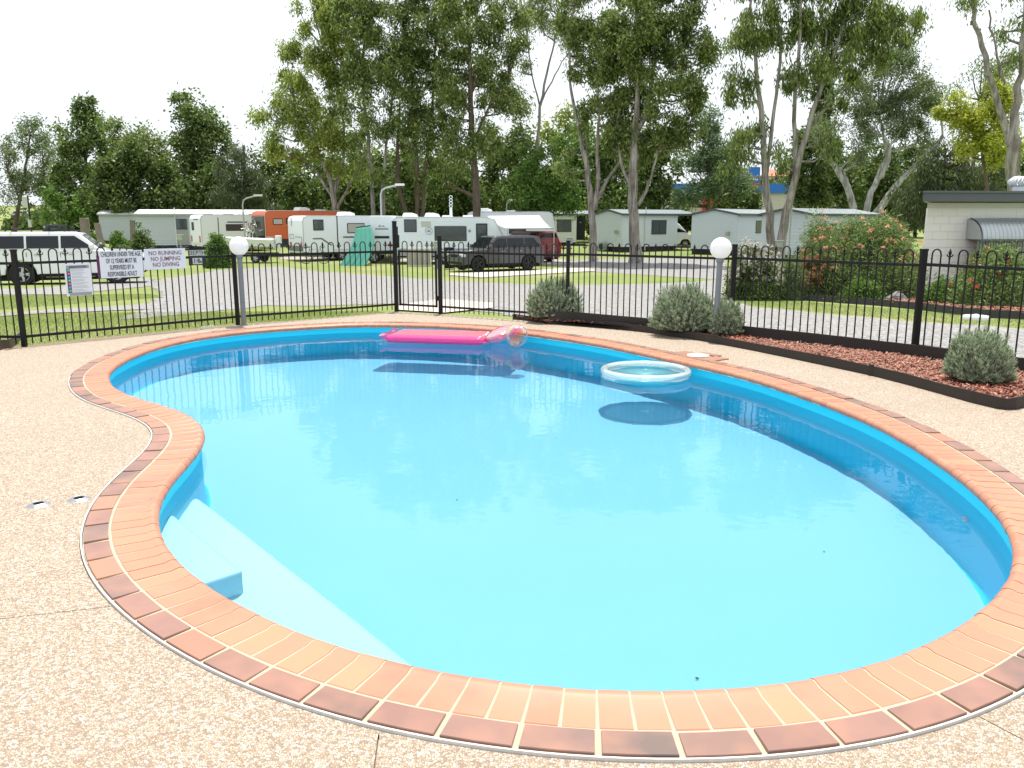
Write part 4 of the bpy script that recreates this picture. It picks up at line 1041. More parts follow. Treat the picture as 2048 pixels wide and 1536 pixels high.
def car(pos, rz, label, paint, cat='car', Ln=4.8, W=1.88, Ht=1.8, wb=2.8, fo=.9, r_=.38, belt=1.12, hood=1.12, nose=.9, kind='suv', rim=None, roofbars=False, sill=None, rear_spare=False, group=None):
    """x runs from the rear (0) to the front (Ln); the near side is y < 0"""
    e = empty('parked_' + ('van' if kind == 'van' else 'car'), pos, rz, label, cat, group)
    xf = Ln - fo; xr = xf - wb; gc = .26
    def arch(xc, rr):
        return [(xc + rr * math.cos(a), r_ + rr * math.sin(a)) for a in [math.pi * k / 8 for k in range(-1, 10)]]
    ra = r_ * 1.2
    out = [(0.02, .5), (.05, gc + .08), (.2, gc)] + arch(xr, ra)[::-1] + [(xr + ra + .25, gc), (xf - ra - .2, gc)] + arch(xf, ra)[::-1] + [(Ln - .12, gc + .04), (Ln, .5), (Ln - .02, nose - .1), (Ln - .12, nose)]
    out = [p for p in out if p[1] >= gc - .001]
    if kind == 'van': ws0 = Ln - .75; top0 = Ln - 1.7; out += [(ws0, hood)]
    else: ws0 = Ln - 1.32; top0 = Ln - 2.05; out += [(Ln - .5, hood - .04), (ws0, hood)]
    out += [(.10, belt), (.0, belt - .25)]
    hw = W / 2
    def wf(x, z):
        t = min(1, max(0, (x - (Ln - .45)) / .45)); tr_ = min(1, max(0, (.25 - x) / .25)); zz = max(0, (z - .75) / .45)
        return hw - .16 * t ** 1.6 - .08 * tr_ - .035 * zz ** 2 - (.04 if z < .35 else 0)
    body = prism_y(MB(), out, wf); b_ = body.build('body', paint, e, bevel=.045)
    for m_ in b_.modifiers: m_.segments = 3
    b_.data.polygons.foreach_set('use_smooth', [True] * len(b_.data.polygons))
    try: b_.data.set_sharp_from_angle(angle=R(50))
    except Exception: pass
    # cabin
    rt = Ht - (.05 if roofbars else 0)
    gh = [(.12, belt - .02), (ws0 + .04, hood - .02), (top0 + .1, rt - .04), (top0 - .35, rt), (.55, rt - .01), (.30, rt - .06)]
    if kind == 'van': gh = [(.05, belt - .02), (ws0, hood - .02), (top0 + .1, rt - .06), (top0 - .4, rt), (.2, rt), (.06, rt - .08)]
    def wg(x, z): return hw - .05 - .20 * max(0, (z - belt) / (Ht - belt)) ** 1.1
    g_ = prism_y(MB(), gh, wg).build('cabin', paint, e, bevel=.04)
    g_.data.polygons.foreach_set('use_smooth', [True] * len(g_.data.polygons))
    try: g_.data.set_sharp_from_angle(angle=R(50))
    except Exception: pass
    MB().box((Ln / 2, 0, .42), (Ln - .5, W - .34, .5)).build('underbody', dark_un, e)
    def side_glass(pts, name='side_window'):
        for s_ in (-1, 1):
            v = [(x, s_ * (wg(x, z) + .012), z) for x, z in pts]; mb = MB(); mb.poly(v, s_ > 0)
            v2 = [(x, s_ * (wg(x, z) - .05), z) for x, z in pts]; mb.poly(v2, s_ < 0); n = len(v)
            for i in range(n): mb.f.append([i, (i + 1) % n, n + (i + 1) % n, n + i])
            mb.build(name, glass_d, e)
    zt0, zb0 = rt - .13, belt + .04
    if kind == 'suv':
        sp = (top0 - .45 - .45) / 2
        def xa(z): return .17 + (.5 - .17) * (z - belt) / (rt - belt)
        side_glass([(xa(zb0) + .12, zb0), (xr + .15, zb0), (xr + .15, zt0), (xa(zt0) + .18, zt0)])
        side_glass([(xr + .22, zb0), (xr + .22 + (xf - xr) * .33, zb0), (xr + .22 + (xf - xr) * .33, zt0), (xr + .22, zt0)])
        x1 = xr + .29 + (xf - xr) * .33; sl = (ws0 - top0) / (rt - hood)
        side_glass([(x1, zb0), (ws0 - .22, zb0 + .0), (top0 + .02 - .05, zt0), (x1, zt0)])
        for s_ in (-1, 1):
            MB().box((ws0 - .25, s_ * (hw + .08), belt + .09), (.16, .2, .14)).build('wing_mirror', paint, e, bevel=.03)
            MB().box((xr + .5, s_ * (hw - .012), belt - .16), (.16, .03, .03)).box((xr + 1.5, s_ * (hw - .012), belt - .16), (.16, .03, .03)).build('door_handle', alu, e)
            MB().box(((xr + xf) / 2, s_ * (hw - .0), gc + .08), (wb - ra * 2 - .1, .06, .1)).build('sill', sill or dark_un, e, bevel=.02)
            seam = MB()
            for sx_ in (xr + .2, xr + .26 + (xf - xr) * .33, xf - ra - .06): seam.box((sx_, s_ * (hw - .022), .72), (.012, .012, .72))
            seam.build('door_seam', dark_un, e)
            for xc in (xr, xf):
                fl = MB(); ar = [(xc + (ra + .03) * math.cos(a), r_ + (ra + .03) * math.sin(a)) for a in [math.pi * k / 12 for k in range(0, 13)]]
                fl.tube([(x, s_ * (hw - .03), z) for x, z in ar], .035, 6); fl.build('wheel_flare', sill or paint, e, True)
    else:
        x1 = Ln - 2.2; side_glass([(x1, zb0 + .05), (ws0 - .1, zb0 + .05), (top0 + .1, rt - .45), (x1, rt - .4)])
        for s_ in (-1, 1):
            MB().box((ws0 - .1, s_ * (hw + .12), belt + .2), (.12, .2, .3)).build('wing_mirror', dark_un, e, bevel=.03)
            MB().box((Ln * .45, s_ * (hw - .03), .62), (Ln * .5, .04, .1)).build('side_rub_strip', dark_un, e)
    # windscreen and rear window
    def face(x0, z0, x1, z1, inset, off_, name):
        d_ = Vector((x1 - x0, 0, z1 - z0)).normalized(); nn = Vector((d_.z, 0, -d_.x)); nn = nn if off_ > 0 else -nn
        a0, a1 = wg(x0, z0) - inset, wg(x1, z1) - inset; q = nn * .012
        P_ = [Vector((x0, -a0, z0)), Vector((x0, a0, z0)), Vector((x1, a1, z1)), Vector((x1, -a1, z1))]
        mb = MB(); mb.poly([p + q for p in P_], off_ < 0); mb.poly([p - q * 3 for p in P_], off_ > 0)
        for i in range(4): mb.f.append([i, (i + 1) % 4, 4 + (i + 1) % 4, 4 + i])
        mb.build(name, glass_d, e)
    fx = lambda t: (ws0 + .04 + (top0 + .1 - ws0 - .04) * t, hood - .02 + (rt - .04 - hood + .02) * t)
    a_, b2 = fx(.12), fx(.9); face(*a_, *b2, .09, 1, 'windscreen')
    if kind == 'suv': face(.14 + .03, belt + .08, .28, rt - .14, .12, -1, 'rear_window')
    for s_ in (-1, 1):
        MB().box((Ln - .14, s_ * (hw - .27), nose - .14), (.24, .34, .15)).build('headlight', mat('lamp glass', (.6, .63, .65), .1), e, bevel=.03)
        MB().box((.06, s_ * (hw - .16), belt - .12), (.12, .14, .34 if kind == 'suv' else .5)).build('tail_light', mat('red lamp', (.35, .01, .01), .15), e, bevel=.02)
        wheel(e, xf, s_ * (hw - .13), r_, .24, rim or rim_m, -s_); wheel(e, xr, s_ * (hw - .13), r_, .24, rim or rim_m, 1 if s_ < 0 else -1)
    MB().box((Ln - .03, 0, nose - .17), (.06, W * .42, .16)).build('grille', dark_un, e, bevel=.01)
    MB().box((Ln - .07, 0, .45), (.12, W - .42, .16)).build('bumper_insert', dark_un, e, bevel=.02)
    if roofbars:
        for s_ in (-1, 1): MB().tube([(.5, s_ * (hw - .32), rt + .0), (.6, s_ * (hw - .32), rt + .06), (top0 - .4, s_ * (hw - .32), rt + .06), (top0 - .3, s_ * (hw - .32), rt)], .016, 6).build('roof_rail', dark_un, e)
        for xx in (.95, 2.05): MB().box((xx, 0, rt + .09), (.07, W - .45, .03)).build('cross_bar', dark_un, e)
    if rear_spare: MB().lathe([(0, .0), (.34, 0), (.36, .05), (.34, .2), (.1, .24), (0, .24)], 20).build('spare', dark_un, e)
    return e
w_paint = mat('white car paint', (.78, .79, .80), .22, var=.01, coat=.6)
g_paint = mat('charcoal car paint', (.055, .052, .058), .25, var=.02, coat=.6)
r_paint = mat('maroon car paint', (.20, .018, .022), .3, var=.02, coat=.5)
s_paint = mat('silver car paint', (.42, .45, .50), .25, metal=.3, coat=.5)
k_paint = mat('dark blue car paint', (.01, .02, .03), .25, coat=.5)
p = gp(30, 562, 28.4)
car((p.x - .15, 27.2, terr(28.0)), R(20), 'white four wheel drive with roof racks parked on the grass at the left edge', w_paint, Ln=4.85, W=1.9, Ht=1.78, belt=1.17, hood=1.13, nose=.98, roofbars=True)
th = R(180 + 30)
p = gp(955, 541, 41.5)
off_f = Vector((math.cos(th) * (4.82 - .9) - math.sin(th) * .8, math.sin(th) * (4.82 - .9) + math.cos(th) * .8, 0))
# front wheel on the camera side is at local y=+.8 after the half turn
car((p.x - off_f.x, 41.5 - off_f.y - .3, terr(41.5) + .02), th, 'charcoal four wheel drive parked on the concrete pad in front of the white caravan', g_paint, Ln=4.82, W=1.94, Ht=1.76, wb=2.91, belt=1.15, hood=1.1, nose=.95, rim=mat('black rim', (.02, .02, .02), .4))
p = gp(1088, 507, 50); car((p.x + .4, 49.6, terr(50)), R(180 - 52), 'maroon wagon half hidden behind the charcoal car under the awning', r_paint, Ln=4.8, W=1.85, Ht=1.85, belt=1.15, sill=s_paint)
p = gp(1392, 515, 71); car((p.x - 4.95, 72.0, terr(71)), R(-12), 'white high roof van nosing out from behind the pale green cabin', w_paint, 'van', Ln=5.1, W=1.85, Ht=2.05, wb=3.0, fo=1.0, r_=.34, belt=1.2, hood=1.15, nose=.9, kind='van')
p = gp(118, 465, 90); car((p.x - .3, 88, terr(90)), R(8), 'dark blue car parked in shade beyond the stumps', k_paint, Ln=4.6, W=1.8, Ht=1.5, belt=.98, hood=.98, nose=.8)
p = at(28, 437, 150); car((p.x, 150, terr(150) + .1), R(0), 'silver car far away on the road at the left edge', s_paint, Ln=4.6, W=1.8, Ht=1.5, belt=.98, hood=.98, nose=.8)

# ================================================================== CARAVANS
cv_w = mat('white caravan skin', (.80, .84, .90), .35, var=.03, vs=1)
cv_rib = mat('ribbed caravan skin', (.76, .82, .91), .4, var=.03)
def caravan(pos, rz, Ln, W, label, skin=None, zb=.5, ht=2.35, nose=.5, tail=.08, wins=(), ends=(), ac=(), stripes=(), ribbed=False, door=None, low=None, hatch=(), axle=None):
    """x from the end nearest the picture's left (0) along the side that faces the camera (y=0 plane, outward -y)"""
    e = empty('caravan', pos, rz, label, 'caravan', None); skin = skin or cv_w
    T = zb + ht
    out = [(tail, zb), (Ln - .1, zb), (Ln, zb + .25), (Ln, zb + ht * .42), (Ln - nose * .55, T - .12), (Ln - nose, T - .02), (Ln - nose - .4, T), (.35, T), (.08, T - .08), (0, T - .3), (0, zb + .3)]
    mb = MB(); n = len(out)
    mb.v = [(x, 0, z) for x, z in out] + [(x, W, z) for x, z in out]
    mb.f = [list(range(n)), [n + i for i in range(n)][::-1]] + [[i, n + i, n + (i + 1) % n, (i + 1) % n] for i in range(n)]
    mb.build('body', skin, e, bevel=.04)
    if ribbed:
        o = MB(); z = zb + .85
        while z < T - .12:
            xe = Ln - .1 if z < zb + ht * .42 else Ln - .1 - nose * (z - zb - ht * .42) / (ht * .58)
            o.tube([(.05, -.004, z), (xe, -.004, z)], .014, 4); z += .11
        q = o.build('side_ribs', cv_rib, e); q['kind'] = 'stuff'
    MB().box((Ln / 2, W / 2, zb - .02), (Ln - .3, W - .2, .12)).build('chassis', dark_un, e)
    tm = MB(); tm.tube([(x, -.012, z) for x, z in out[4:11]], .02, 5); tm.tube([(x, -.012, z) for x, z in out[:5]], .018, 5); tm.build('edge_trim', alu, e)
    for (x, z, w_, h_, k_) in wins:
        f_ = MB().box((x, -.012, z), (w_, .04, h_)).build('window', mat('window rubber', (.02, .02, .02), .5), e, bevel=.02)
        MB().box((x, -.035, z), (w_ - .1, .02, h_ - .1)).build('pane', glass_w if k_ == 'g' else mat('bright blind', (.45, .43, .38), .3), f_)
    for (y, z, w_, h_, m_, nm) in ends:
        f_ = MB().box((-.012, y, z), (.04, w_, h_)).build(nm, m_, e, bevel=.015)
    for pts, m_ in stripes:
        mb = MB(); mb.poly([(x, -.008, z) for x, z in pts]); mb.poly([(x, .01, z) for x, z in pts], True); n_ = len(pts)
        for i in range(n_): mb.f.append([i, n_ + i, n_ + (i + 1) % n_, (i + 1) % n_])
        mb.build('stripe', m_, e)
    if door: MB().box((door, -.015, zb + .95), (.66, .04, 1.75)).build('door', mat('window rubber', (.02, .02, .02)), e, bevel=.02)
    if door: MB().box((door, -.04, zb + 1.05), (.52, .02, 1.4)).build('door_pane', glass_w, e)
    if low: MB().box(((Ln) / 2, -.006, zb + .2), (Ln - .5, .03, .4)).build('checker_plate', low, e)
    axs = axle if axle else (Ln * .46, Ln * .46 + .82)
    for xx in axs:
        for yy, sd_ in ((.12, 1), (W - .12, -1)): wheel(e, xx, yy, .35, .22, rim_m, sd_)
    MB().box((sum(axs) / 2, -.02, zb + .24), (1.8, .08, .1)).build('wheel_spat', skin, e, bevel=.02)
    for x, m_ in ac:
        pr = [(x - .45, T), (x + .45, T), (x + .40, T + .16), (x + .1, T + .25), (x - .35, T + .25)]
        mb = MB(); mb.v = [(a, W * .3, b) for a, b in pr] + [(a, W * .7, b) for a, b in pr]
        mb.f = [list(range(5)), [9, 8, 7, 6, 5]] + [[i, 5 + i, 5 + (i + 1) % 5, (i + 1) % 5] for i in range(5)]
        mb.build('roof_unit', m_, e, bevel=.04)
    for x in hatch: MB().box((x, W / 2, T + .05), (.6, .6, .12)).build('roof_hatch', mat('hatch plastic', (.7, .72, .72), .4), e, bevel=.03)
    MB().tube([(Ln - .1, W * .2, zb), (Ln + 1.1, W / 2, zb - .02), (Ln - .1, W * .8, zb)], .04, 6).tube([(Ln + 1.0, W / 2, zb + .15), (Ln + 1.0, W / 2, .05)], .03, 6).build('drawbar', dark_un, e)
    return e
wh_p = mat('white plastic', (.75, .78, .78)); red_s = mat('red stripe', (.5, .05, .03), .4); grey_s = mat('grey stripe', (.12, .13, .14), .4)
rub = mat('window rubber', (.02, .02, .02))
# 1: leftmost
caravan(gp(405, 497, 62), R(40), 5.6, 2.4, 'white caravan with red and grey stripes, furthest left beside the round green bush', wins=[(2.6, 1.85, 1.45, .5, 'g')], zb=.45, ht=2.35,
        ends=[(1.7, 1.95, .45, .6, rub, 'end_window'), (.35, 1.0, .22, .5, red_s, 'tail_light'), (2.1, 1.0, .22, .5, red_s, 'tail_light'), (1.2, .75, 1.9, .16, wh_p, 'bumper'), (1.0, 2.45, .9, .08, grey_s, 'marker_strip')],
        stripes=[([(3.7, 2.2), (5.0, 2.2), (4.4, 1.1), (4.2, 1.1)], red_s), ([(2.0, 2.3), (3.6, 2.3), (3.95, 1.55), (3.85, 1.55), (3.5, 2.2), (2.0, 2.2)], grey_s), ([(1.28, .8), (1.34, .8), (1.34, 2.6), (1.28, 2.6)], rub)], ac=[(3.6, wh_p)], hatch=(1.8,))
orange = mat('orange caravan skin', (.62, .13, .035), .3, var=.05); blk = mat('black caravan skin', (.03, .032, .035), .3)
caravan(gp(533, 500, 56), R(38), 6.4, 2.4, 'orange and black off-road caravan behind the white boat', skin=orange, zb=.7, ht=2.38, wins=[(.9, 2.35, .7, .42, 'b'), (1.85, 2.4, .75, .4, 'g')],
        ends=[(1.2, 1.7, 2.2, 2.0, blk, 'front_cladding'), (1.2, 2.15, 1.0, .5, glass_d, 'end_window')], low=blk, stripes=[([(.05, 1.2), (1.6, 1.2), (2.4, .9), (.05, .9)], blk), ([(1.4, 2.0), (3.2, 1.75), (3.4, 1.6), (1.7, 1.8)], grey_s)], ac=[(3.2, wh_p)], hatch=(4.6,))
og = [o for o in COL.objects if o.get('category') == 'caravan'][-1]
rk_ = MB(); rr_ = random.Random(3)
for k in range(26):
    a = Vector((-.25 - rr_.random() * .7, rr_.uniform(.3, 2.1), rr_.uniform(.7, 2.2))); b = a + Vector((rr_.uniform(-.4, .4), rr_.uniform(-.5, .5), rr_.uniform(-.5, .6))); rk_.tube([a, a.lerp(b, .5) + Vector((0, .1, .1)), b], .025, 5)
rk_.build('carrier_frame', alu, og)
for k in range(2): MB().tube([(-.45 - k * .25, 1.1 + .36 * math.cos(a), 1.3 + .36 * math.sin(a)) for a in [math.pi * q / 9 for q in range(19)]], .035, 5).build('carried_wheel', rubber, og)
MB().box((-.15, .5, 1.1), (.25, .6, .6)).build('tool_box', dark_un, og, bevel=.03)
mx_ = caravan(gp(609, 524, 50.5), R(36), 5.4, 2.45, 'white caravan with a square dark window near its corner, left of the green shade cloth', zb=.5, ht=2.26, tail=.0, wins=[(1.0, 2.2, .68, .66, 'g'), (3.5, 2.0, 1.2, .62, 'b')],
        stripes=[([(.6, 1.42), (1.2, 1.42), (1.9, .95), (1.75, .95), (1.15, 1.34), (.6, 1.34)], grey_s), ([(2.6, 1.5), (3.6, 1.5), (4.4, .95), (4.2, .95), (3.5, 1.4), (2.6, 1.4)], grey_s), ([(2.2, .8), (2.27, .8), (2.27, 2.75), (2.2, 2.75)], rub)], ac=[(3.4, wh_p)])
KIDS  # the end of this caravan that faces the camera carries the window and lettering
def end_part(e, y, z, w_, h_, m_, nm, d=.04): return MB().box((-.014 - d / 2 + .02, y, z), (d, w_, h_)).build(nm, m_, e, bevel=.015)
end_part(mx_, 1.2, .78, 2.1, .3, grey_s, 'bumper', .1); end_part(mx_, .35, 1.0, .25, .3, red_s, 'tail_light'); end_part(mx_, 2.05, 1.0, .25, .3, red_s, 'tail_light')
badge = MB().tube([(-.03, 2.15, 1.62), (-.03, 1.5, 1.62), (-.03, 1.56, 1.38), (-.03, 2.09, 1.38), (-.03, 2.15, 1.62)], .012, 4).build('badge', grey_s, mx_)
st = MB().box((-.018, .8, 1.48), (.01, 1.0, .03)).box((-.018, .25, 1.2), (.01, .03, .5)).build('stripe', grey_s, mx_)
MB().box((-.02, 1.78, 2.4), (.01, .1, .5)).build('vertical_print', mat('grey print', (.3, .3, .3)), mx_)
# 4: the big one
o4 = gp(788, 527, 48.0); big = caravan(o4, R(2.5), 6.45, 2.4, 'long white ribbed caravan with dark windows behind the pool gate', skin=cv_rib, ribbed=True, zb=.5, ht=2.18, nose=1.1, tail=.05,
        wins=[(1.0, 2.2, .72, .72, 'g'), (3.3, 1.75, 1.85, .85, 'g')], ac=[(.9, wh_p), (2.2, wh_p)], door=5.1, hatch=(3.1, 4.3), low=mat('ribbed lower panel', (.30, .31, .32), .4), axle=(3.0, 3.8))
rd = mat('round decal', (.25, .3, .33), .5)
lm = MB(); lm.v = []; 
ring_ = MB().tube([(2.05 + .2 * math.cos(a), -.03, 1.9 + .2 * math.sin(a)) for a in [math.pi * k / 10 for k in range(21)]], .012, 4).poly([(1.93, -.03, 1.85), (2.17, -.03, 1.85), (2.05, -.03, 2.0)]).build('round_badge', rd, big)
MB().box((1.9, -.012, 2.3), (.55, .03, .3)).build('vent', mat('vent cream', (.5, .52, .45), .5), big, bevel=.01)
MB().box((4.4, W_ := -.012, 1.9), (.14, .03, .14)).build('socket_cover', rd, big)
# end cabin with lettering (the part left of the tall post)
p = gp(741, 526, 49.0)
c4 = empty('caravan', p, R(3), 'white caravan end with a small mountain badge between green shade cloth and tall black post', 'caravan')
out = [(0, .5), (1.45, .5), (1.45, 2.76), (.12, 2.76), (0, 2.62)]
mb = MB(); mb.v = [(x, 0, z) for x, z in out] + [(x, 6.2, z) for x, z in out]
mb.f = [[0, 1, 2, 3, 4], [9, 8, 7, 6, 5]] + [[i, 5 + i, 5 + (i + 1) % 5, (i + 1) % 5] for i in range(5)]; mb.build('body', cv_rib, c4, bevel=.03)
MB().poly([(.5, -.006, 2.12), (.62, -.006, 2.25), (.72, -.006, 2.14), (.8, -.006, 2.22), (.95, -.006, 2.12)]).box((.72, -.006, 2.0), (.75, .01, .09)).build('mountain_badge', rd, c4)
MB().box((.72, -.01, 1.52), (.85, .02, .14)).build('name_strip', ink, c4)
MB().box((1.2, -.02, 1.05), (.3, .04, .12)).box((.2, -.02, 1.05), (.3, .04, .12)).build('tail_light', red_s, c4)
MB().box((.72, -.06, .62), (1.4, .1, .14)).build('bumper', dark_un, c4); 
for yy in (2.6, 3.45): wheel(c4, .14, yy, .35, .22, rim_m, 1)
for k, (xx, sd_) in enumerate(((.5, 1),)): wheel(c4, .22, -.02, .36, .2, rim_m, 1)
# 5: behind with awning
p = gp(935, 512, 58); a5 = caravan(p, R(-3), 6.2, 2.4, 'white caravan at the back whose roof shows above the long ribbed caravan', zb=.5, ht=2.5, ac=[(1.2, wh_p)], hatch=(3.0,), wins=[(3.5, 1.8, 1.2, .6, 'g')])
pA, pB = at(975, 432, 51.5), at(1079, 431, 52.5); pC, pD = at(1108, 457, 47.5), at(1015, 457, 46.5)
aw_ = empty('caravan_awning', (pA.x, pA.y, terr(51)), 0, 'white fabric awning stretched over the maroon wagon', 'awning')
zz = lambda p: (p.x - pA.x, p.y - pA.y, p.z - terr(51))
mb = MB(); n_ = 12
for i in range(n_ + 1):
    for j in range(n_ + 1):
        a = pA.lerp(pB, i / n_); b = pD.lerp(pC, i / n_); q = a.lerp(b, j / n_); q.z -= .12 * math.sin(math.pi * j / n_); mb.v.append(zz(q))
for i in range(n_):
    for j in range(n_): a = i * (n_ + 1) + j; mb.f.append([a, a + 1, a + n_ + 2, a + n_ + 1])
o = mb.build('canopy', mat('awning fabric', (.72, .74, .70), .8, var=.03), aw_, 'all'); m_ = o.modifiers.new('s', 'SOLIDIFY'); m_.thickness = .02
for q in (pC, pD): MB().tube([zz(q), (q.x - pA.x, q.y - pA.y, 0)], .03, 6).build('pole', alu, aw_)
MB().tube([zz(pD), zz(pC)], .04, 6).build('roller', alu, aw_)
# green shade cloth
p0, p1 = at(712, 455, 48.6), at(741, 451, 48.6)
gs = empty('shade_cloth', (p1.x, 48.6, terr(48)), 0, 'green shade cloth hanging slanted from the caravan to the grass', 'shade cloth')
mb = MB(); q0, q1 = at(676, 536, 46.5), at(728, 536, 46.2)
for i in range(17):
    for j in range(17):
        a = p0.lerp(p1, i / 16); b = q0.lerp(q1, i / 16); q = a.lerp(b, j / 16); t = j / 16
        q.x += .35 * math.sin(math.pi * t) * (.6 + .4 * i / 16); q.y += .10 * math.sin(i * 1.6) * t; q.z += .05 * math.sin(i * 1.9 + 1) * t
        mb.v.append((q.x - p1.x, q.y - 48.6, q.z - terr(48)))
for i in range(16):
    for j in range(16): a = i * 17 + j; mb.f.append([a, a + 1, a + 18, a + 17])
o = mb.build('cloth', mat('green cloth', (.03, .20, .15), .8, var=.1), gs, 'all'); m_ = o.modifiers.new('s', 'SOLIDIFY'); m_.thickness = .01
MB().tube([zz_ := (p0.x - p1.x, 0, p0.z - terr(48)), (0, 0, p1.z - terr(48))], .03, 6).build('top_bar', dark_un, gs)
# privacy screen, black chair pack, tray, etc.
p = gp(814, 533, 46.0)
sc = empty('folding_screen', p, 0, 'grey folding screen with cream border leaning on the caravan', 'screen')
MB().box((.68, 0, .52), (1.36, .06, 1.0)).build('border', mat('cream plastic', (.66, .62, .52)), sc, bevel=.02)
for k in range(4): MB().box((.22 + k * .31, -.04, .52), (.27, .02, .82)).build('panel', mat('taupe panel', (.33, .30, .28), .7), sc)
p = gp(889, 531, 43.5)
bk = empty('folded_bag', p, 0, 'upright black bag beside the nose of the charcoal car', 'bag')
MB().box((.24, .2, .6), (.48, .3, 1.1)).build('bag', dark_un, bk, bevel=.05); MB().tube([(.1, .03, .9), (.24, .0, 1.0), (.38, .03, .9)], .02, 5).build('handle', alu, bk)
# power head posts
def power_post(px_, py, Y, label):
    p = gp(px_, py, Y); e = empty('power_post', p, 0, label, 'power post', 'power posts between the sites')
    MB().tube([(0, 0, 0), (0, 0, 1.05)], .045, 8).build('post', mat('galvanised steel', (.35, .37, .37), .5, metal=.4), e); MB().box((0, 0, 1.22), (.36, .26, .36)).build('box', mat('box grey', (.38, .41, .36)), e, bevel=.03)
    MB().box((0, 0, 1.42), (.44, .34, .05)).build('lid', mat('pale lid', (.55, .56, .5), .5), e)
power_post(1139, 500, 52, 'grey power post in front of the cream cabin window'); power_post(1556, 520, 46, 'grey power post at the foot of the forked gum trees')
power_post(541, 508, 52, 'cream power post in front of the orange caravan'); power_post(875, 535, 44.5, 'pale power post left of the charcoal car'); power_post(362, 495, 58, 'small power post by the steps of the long pale grey cabin')
# boat
p = gp(448, 505, 50)
bt = empty('small_boat', (p.x, 50, terr(50)), R(-4), 'small white boat on a trailer behind the far globe lamp', 'boat')
hull = MB(); secs = []
for i in range(9):
    t = i / 8; w_ = .75 * math.sin(min(1, t * 1.8) * math.pi / 2); zb_ = .75 + .28 * (1 - t) ** 2; zt_ = 1.35 + .12 * (1 - t); x_ = 3.2 * t
    for (a, b) in ((-w_, zt_), (-w_ * .85, zb_ + .2), (0, zb_), (w_ * .85, zb_ + .2), (w_, zt_), (0, zt_ + .06)): hull.v.append((x_, a, b))
for i in range(8):
    for j in range(6): a = i * 6 + j; b = i * 6 + (j + 1) % 6; hull.f.append([a, b, b + 6, a + 6])
hull.f.append(list(range(6))[::-1]); hull.f.append([48 + k for k in range(6)])
hull.build('hull', mat('boat white', (.72, .74, .74), .35), bt, True)
MB().box((3.4, 0, 1.35), (.3, .35, .5)).tube([(3.42, 0, 1.1), (3.45, 0, .5)], .07, 6).build('outboard', wh_p, bt, bevel=.05)
MB().box((1.9, 0, .55), (3.0, .1, .1)).tube([(1.0, 0, .55), (-.9, 0, .5)], .04, 6).build('trailer', dark_un, bt)
for s_ in (-1, 1): wheel(bt, 2.2, s_ * .7, .28, .16, rim_m, 1 if s_ < 0 else -1)
# bicycle
p = gp(600, 527, 48.5)
bi = empty('bicycle', p, R(5), 'dark bicycle leaning on the end of the white caravan', 'bicycle')
for xx in (0.34, 1.38):
    w_ = MB().tube([(xx + .33 * math.cos(a), 0, .34 + .33 * math.sin(a)) for a in [math.pi * k / 12 for k in range(25)]], .02, 5, False)
    wo_ = w_.build('wheel', rubber, bi); sp = MB()
    for k in range(10): a = k * math.pi / 5; sp.tube([(xx, 0, .34), (xx + .32 * math.cos(a), 0, .34 + .32 * math.sin(a))], .003, 3)
    sp.build('spokes', alu, wo_)
MB().tube([(.34, 0, .34), (.75, 0, .3), (1.2, 0, .85), (.6, 0, .82), (.75, 0, .3)], .018, 6).tube([(.34, 0, .34), (.6, 0, .82), (.56, 0, .95)], .016, 6).tube([(1.38, 0, .34), (1.18, 0, .98)], .018, 6).build('frame', blk, bi)
MB().tube([(1.16, -.25, 1.0), (1.2, 0, .98), (1.16, .25, 1.0)], .014, 5).build('handlebar', alu, bi); MB().box((.55, 0, .97), (.25, .12, .05)).build('saddle', dark_un, bi, bevel=.02)
# antenna mast on the long caravan
p = at(902, 430, 49); am = empty('antenna_mast', (p.x, 49, o4.z + 2.67), 0, 'white scrolled antenna mast standing on the long caravan roof', 'antenna')
MB().tube([(0, 0, 0), (0, 0, .55)], .08, 8).build('base', wh_p, am, True)
for k in range(4): MB().tube([(.09 * math.cos(a), 0, .65 + k * .17 + .08 * math.sin(a)) for a in [math.pi * q / 6 for q in range(13)]], .022, 5).build('loop', wh_p, am)
# street lights
def street_light(px_, ybase, ytop, Y, armx, label, zoff=0):
    p = gp(px_, ybase, Y); t_ = at(px_, ytop, Y); a_ = at(armx, ytop, Y); hh = t_.z - p.z; al = a_.x - p.x
    e = empty('street_light', p, 0, label, 'street light', 'park street lights')
    MB().tube([(0, 0, 0), (0, 0, hh - .5), (al * .06, 0, hh - .2), (al * .25, 0, hh - .05), (al * .8, 0, hh + .12)], .055, 8).build('pole', mat('grey pole', (.42, .45, .45), .4, metal=.3), e, True)
    MB().box((al * .9, 0, hh + .14), (.62, .26, .13)).build('lamp_head', mat('lamp white', (.7, .72, .7), .4), e, bevel=.04)
street_light(491, 500, 395, 60, 520, 'street light with short arm above the leftmost caravan'); street_light(765, 510, 374, 54, 804, 'tallest curved street light between the two white caravans')
street_light(1013, 500, 404, 66, 1024, 'street light behind the roof of the back caravan')
p = gp(1577, 515, 48); fp_ = empty('flag_pole', p, 0, 'thin white pole beside the forked gum trunks', 'pole'); t_ = at(1579, 398, 48)
MB().tube([(0, 0, 0), (0, 0, t_.z - p.z)], .045, 8).build('pole', mat('grey pole', (.4, .4, .4)), fp_, True); MB().lathe([(.045, 0), (.07, .02), (0, .08)], 10, (0, 0, t_.z - p.z)).build('finial', alu, fp_)
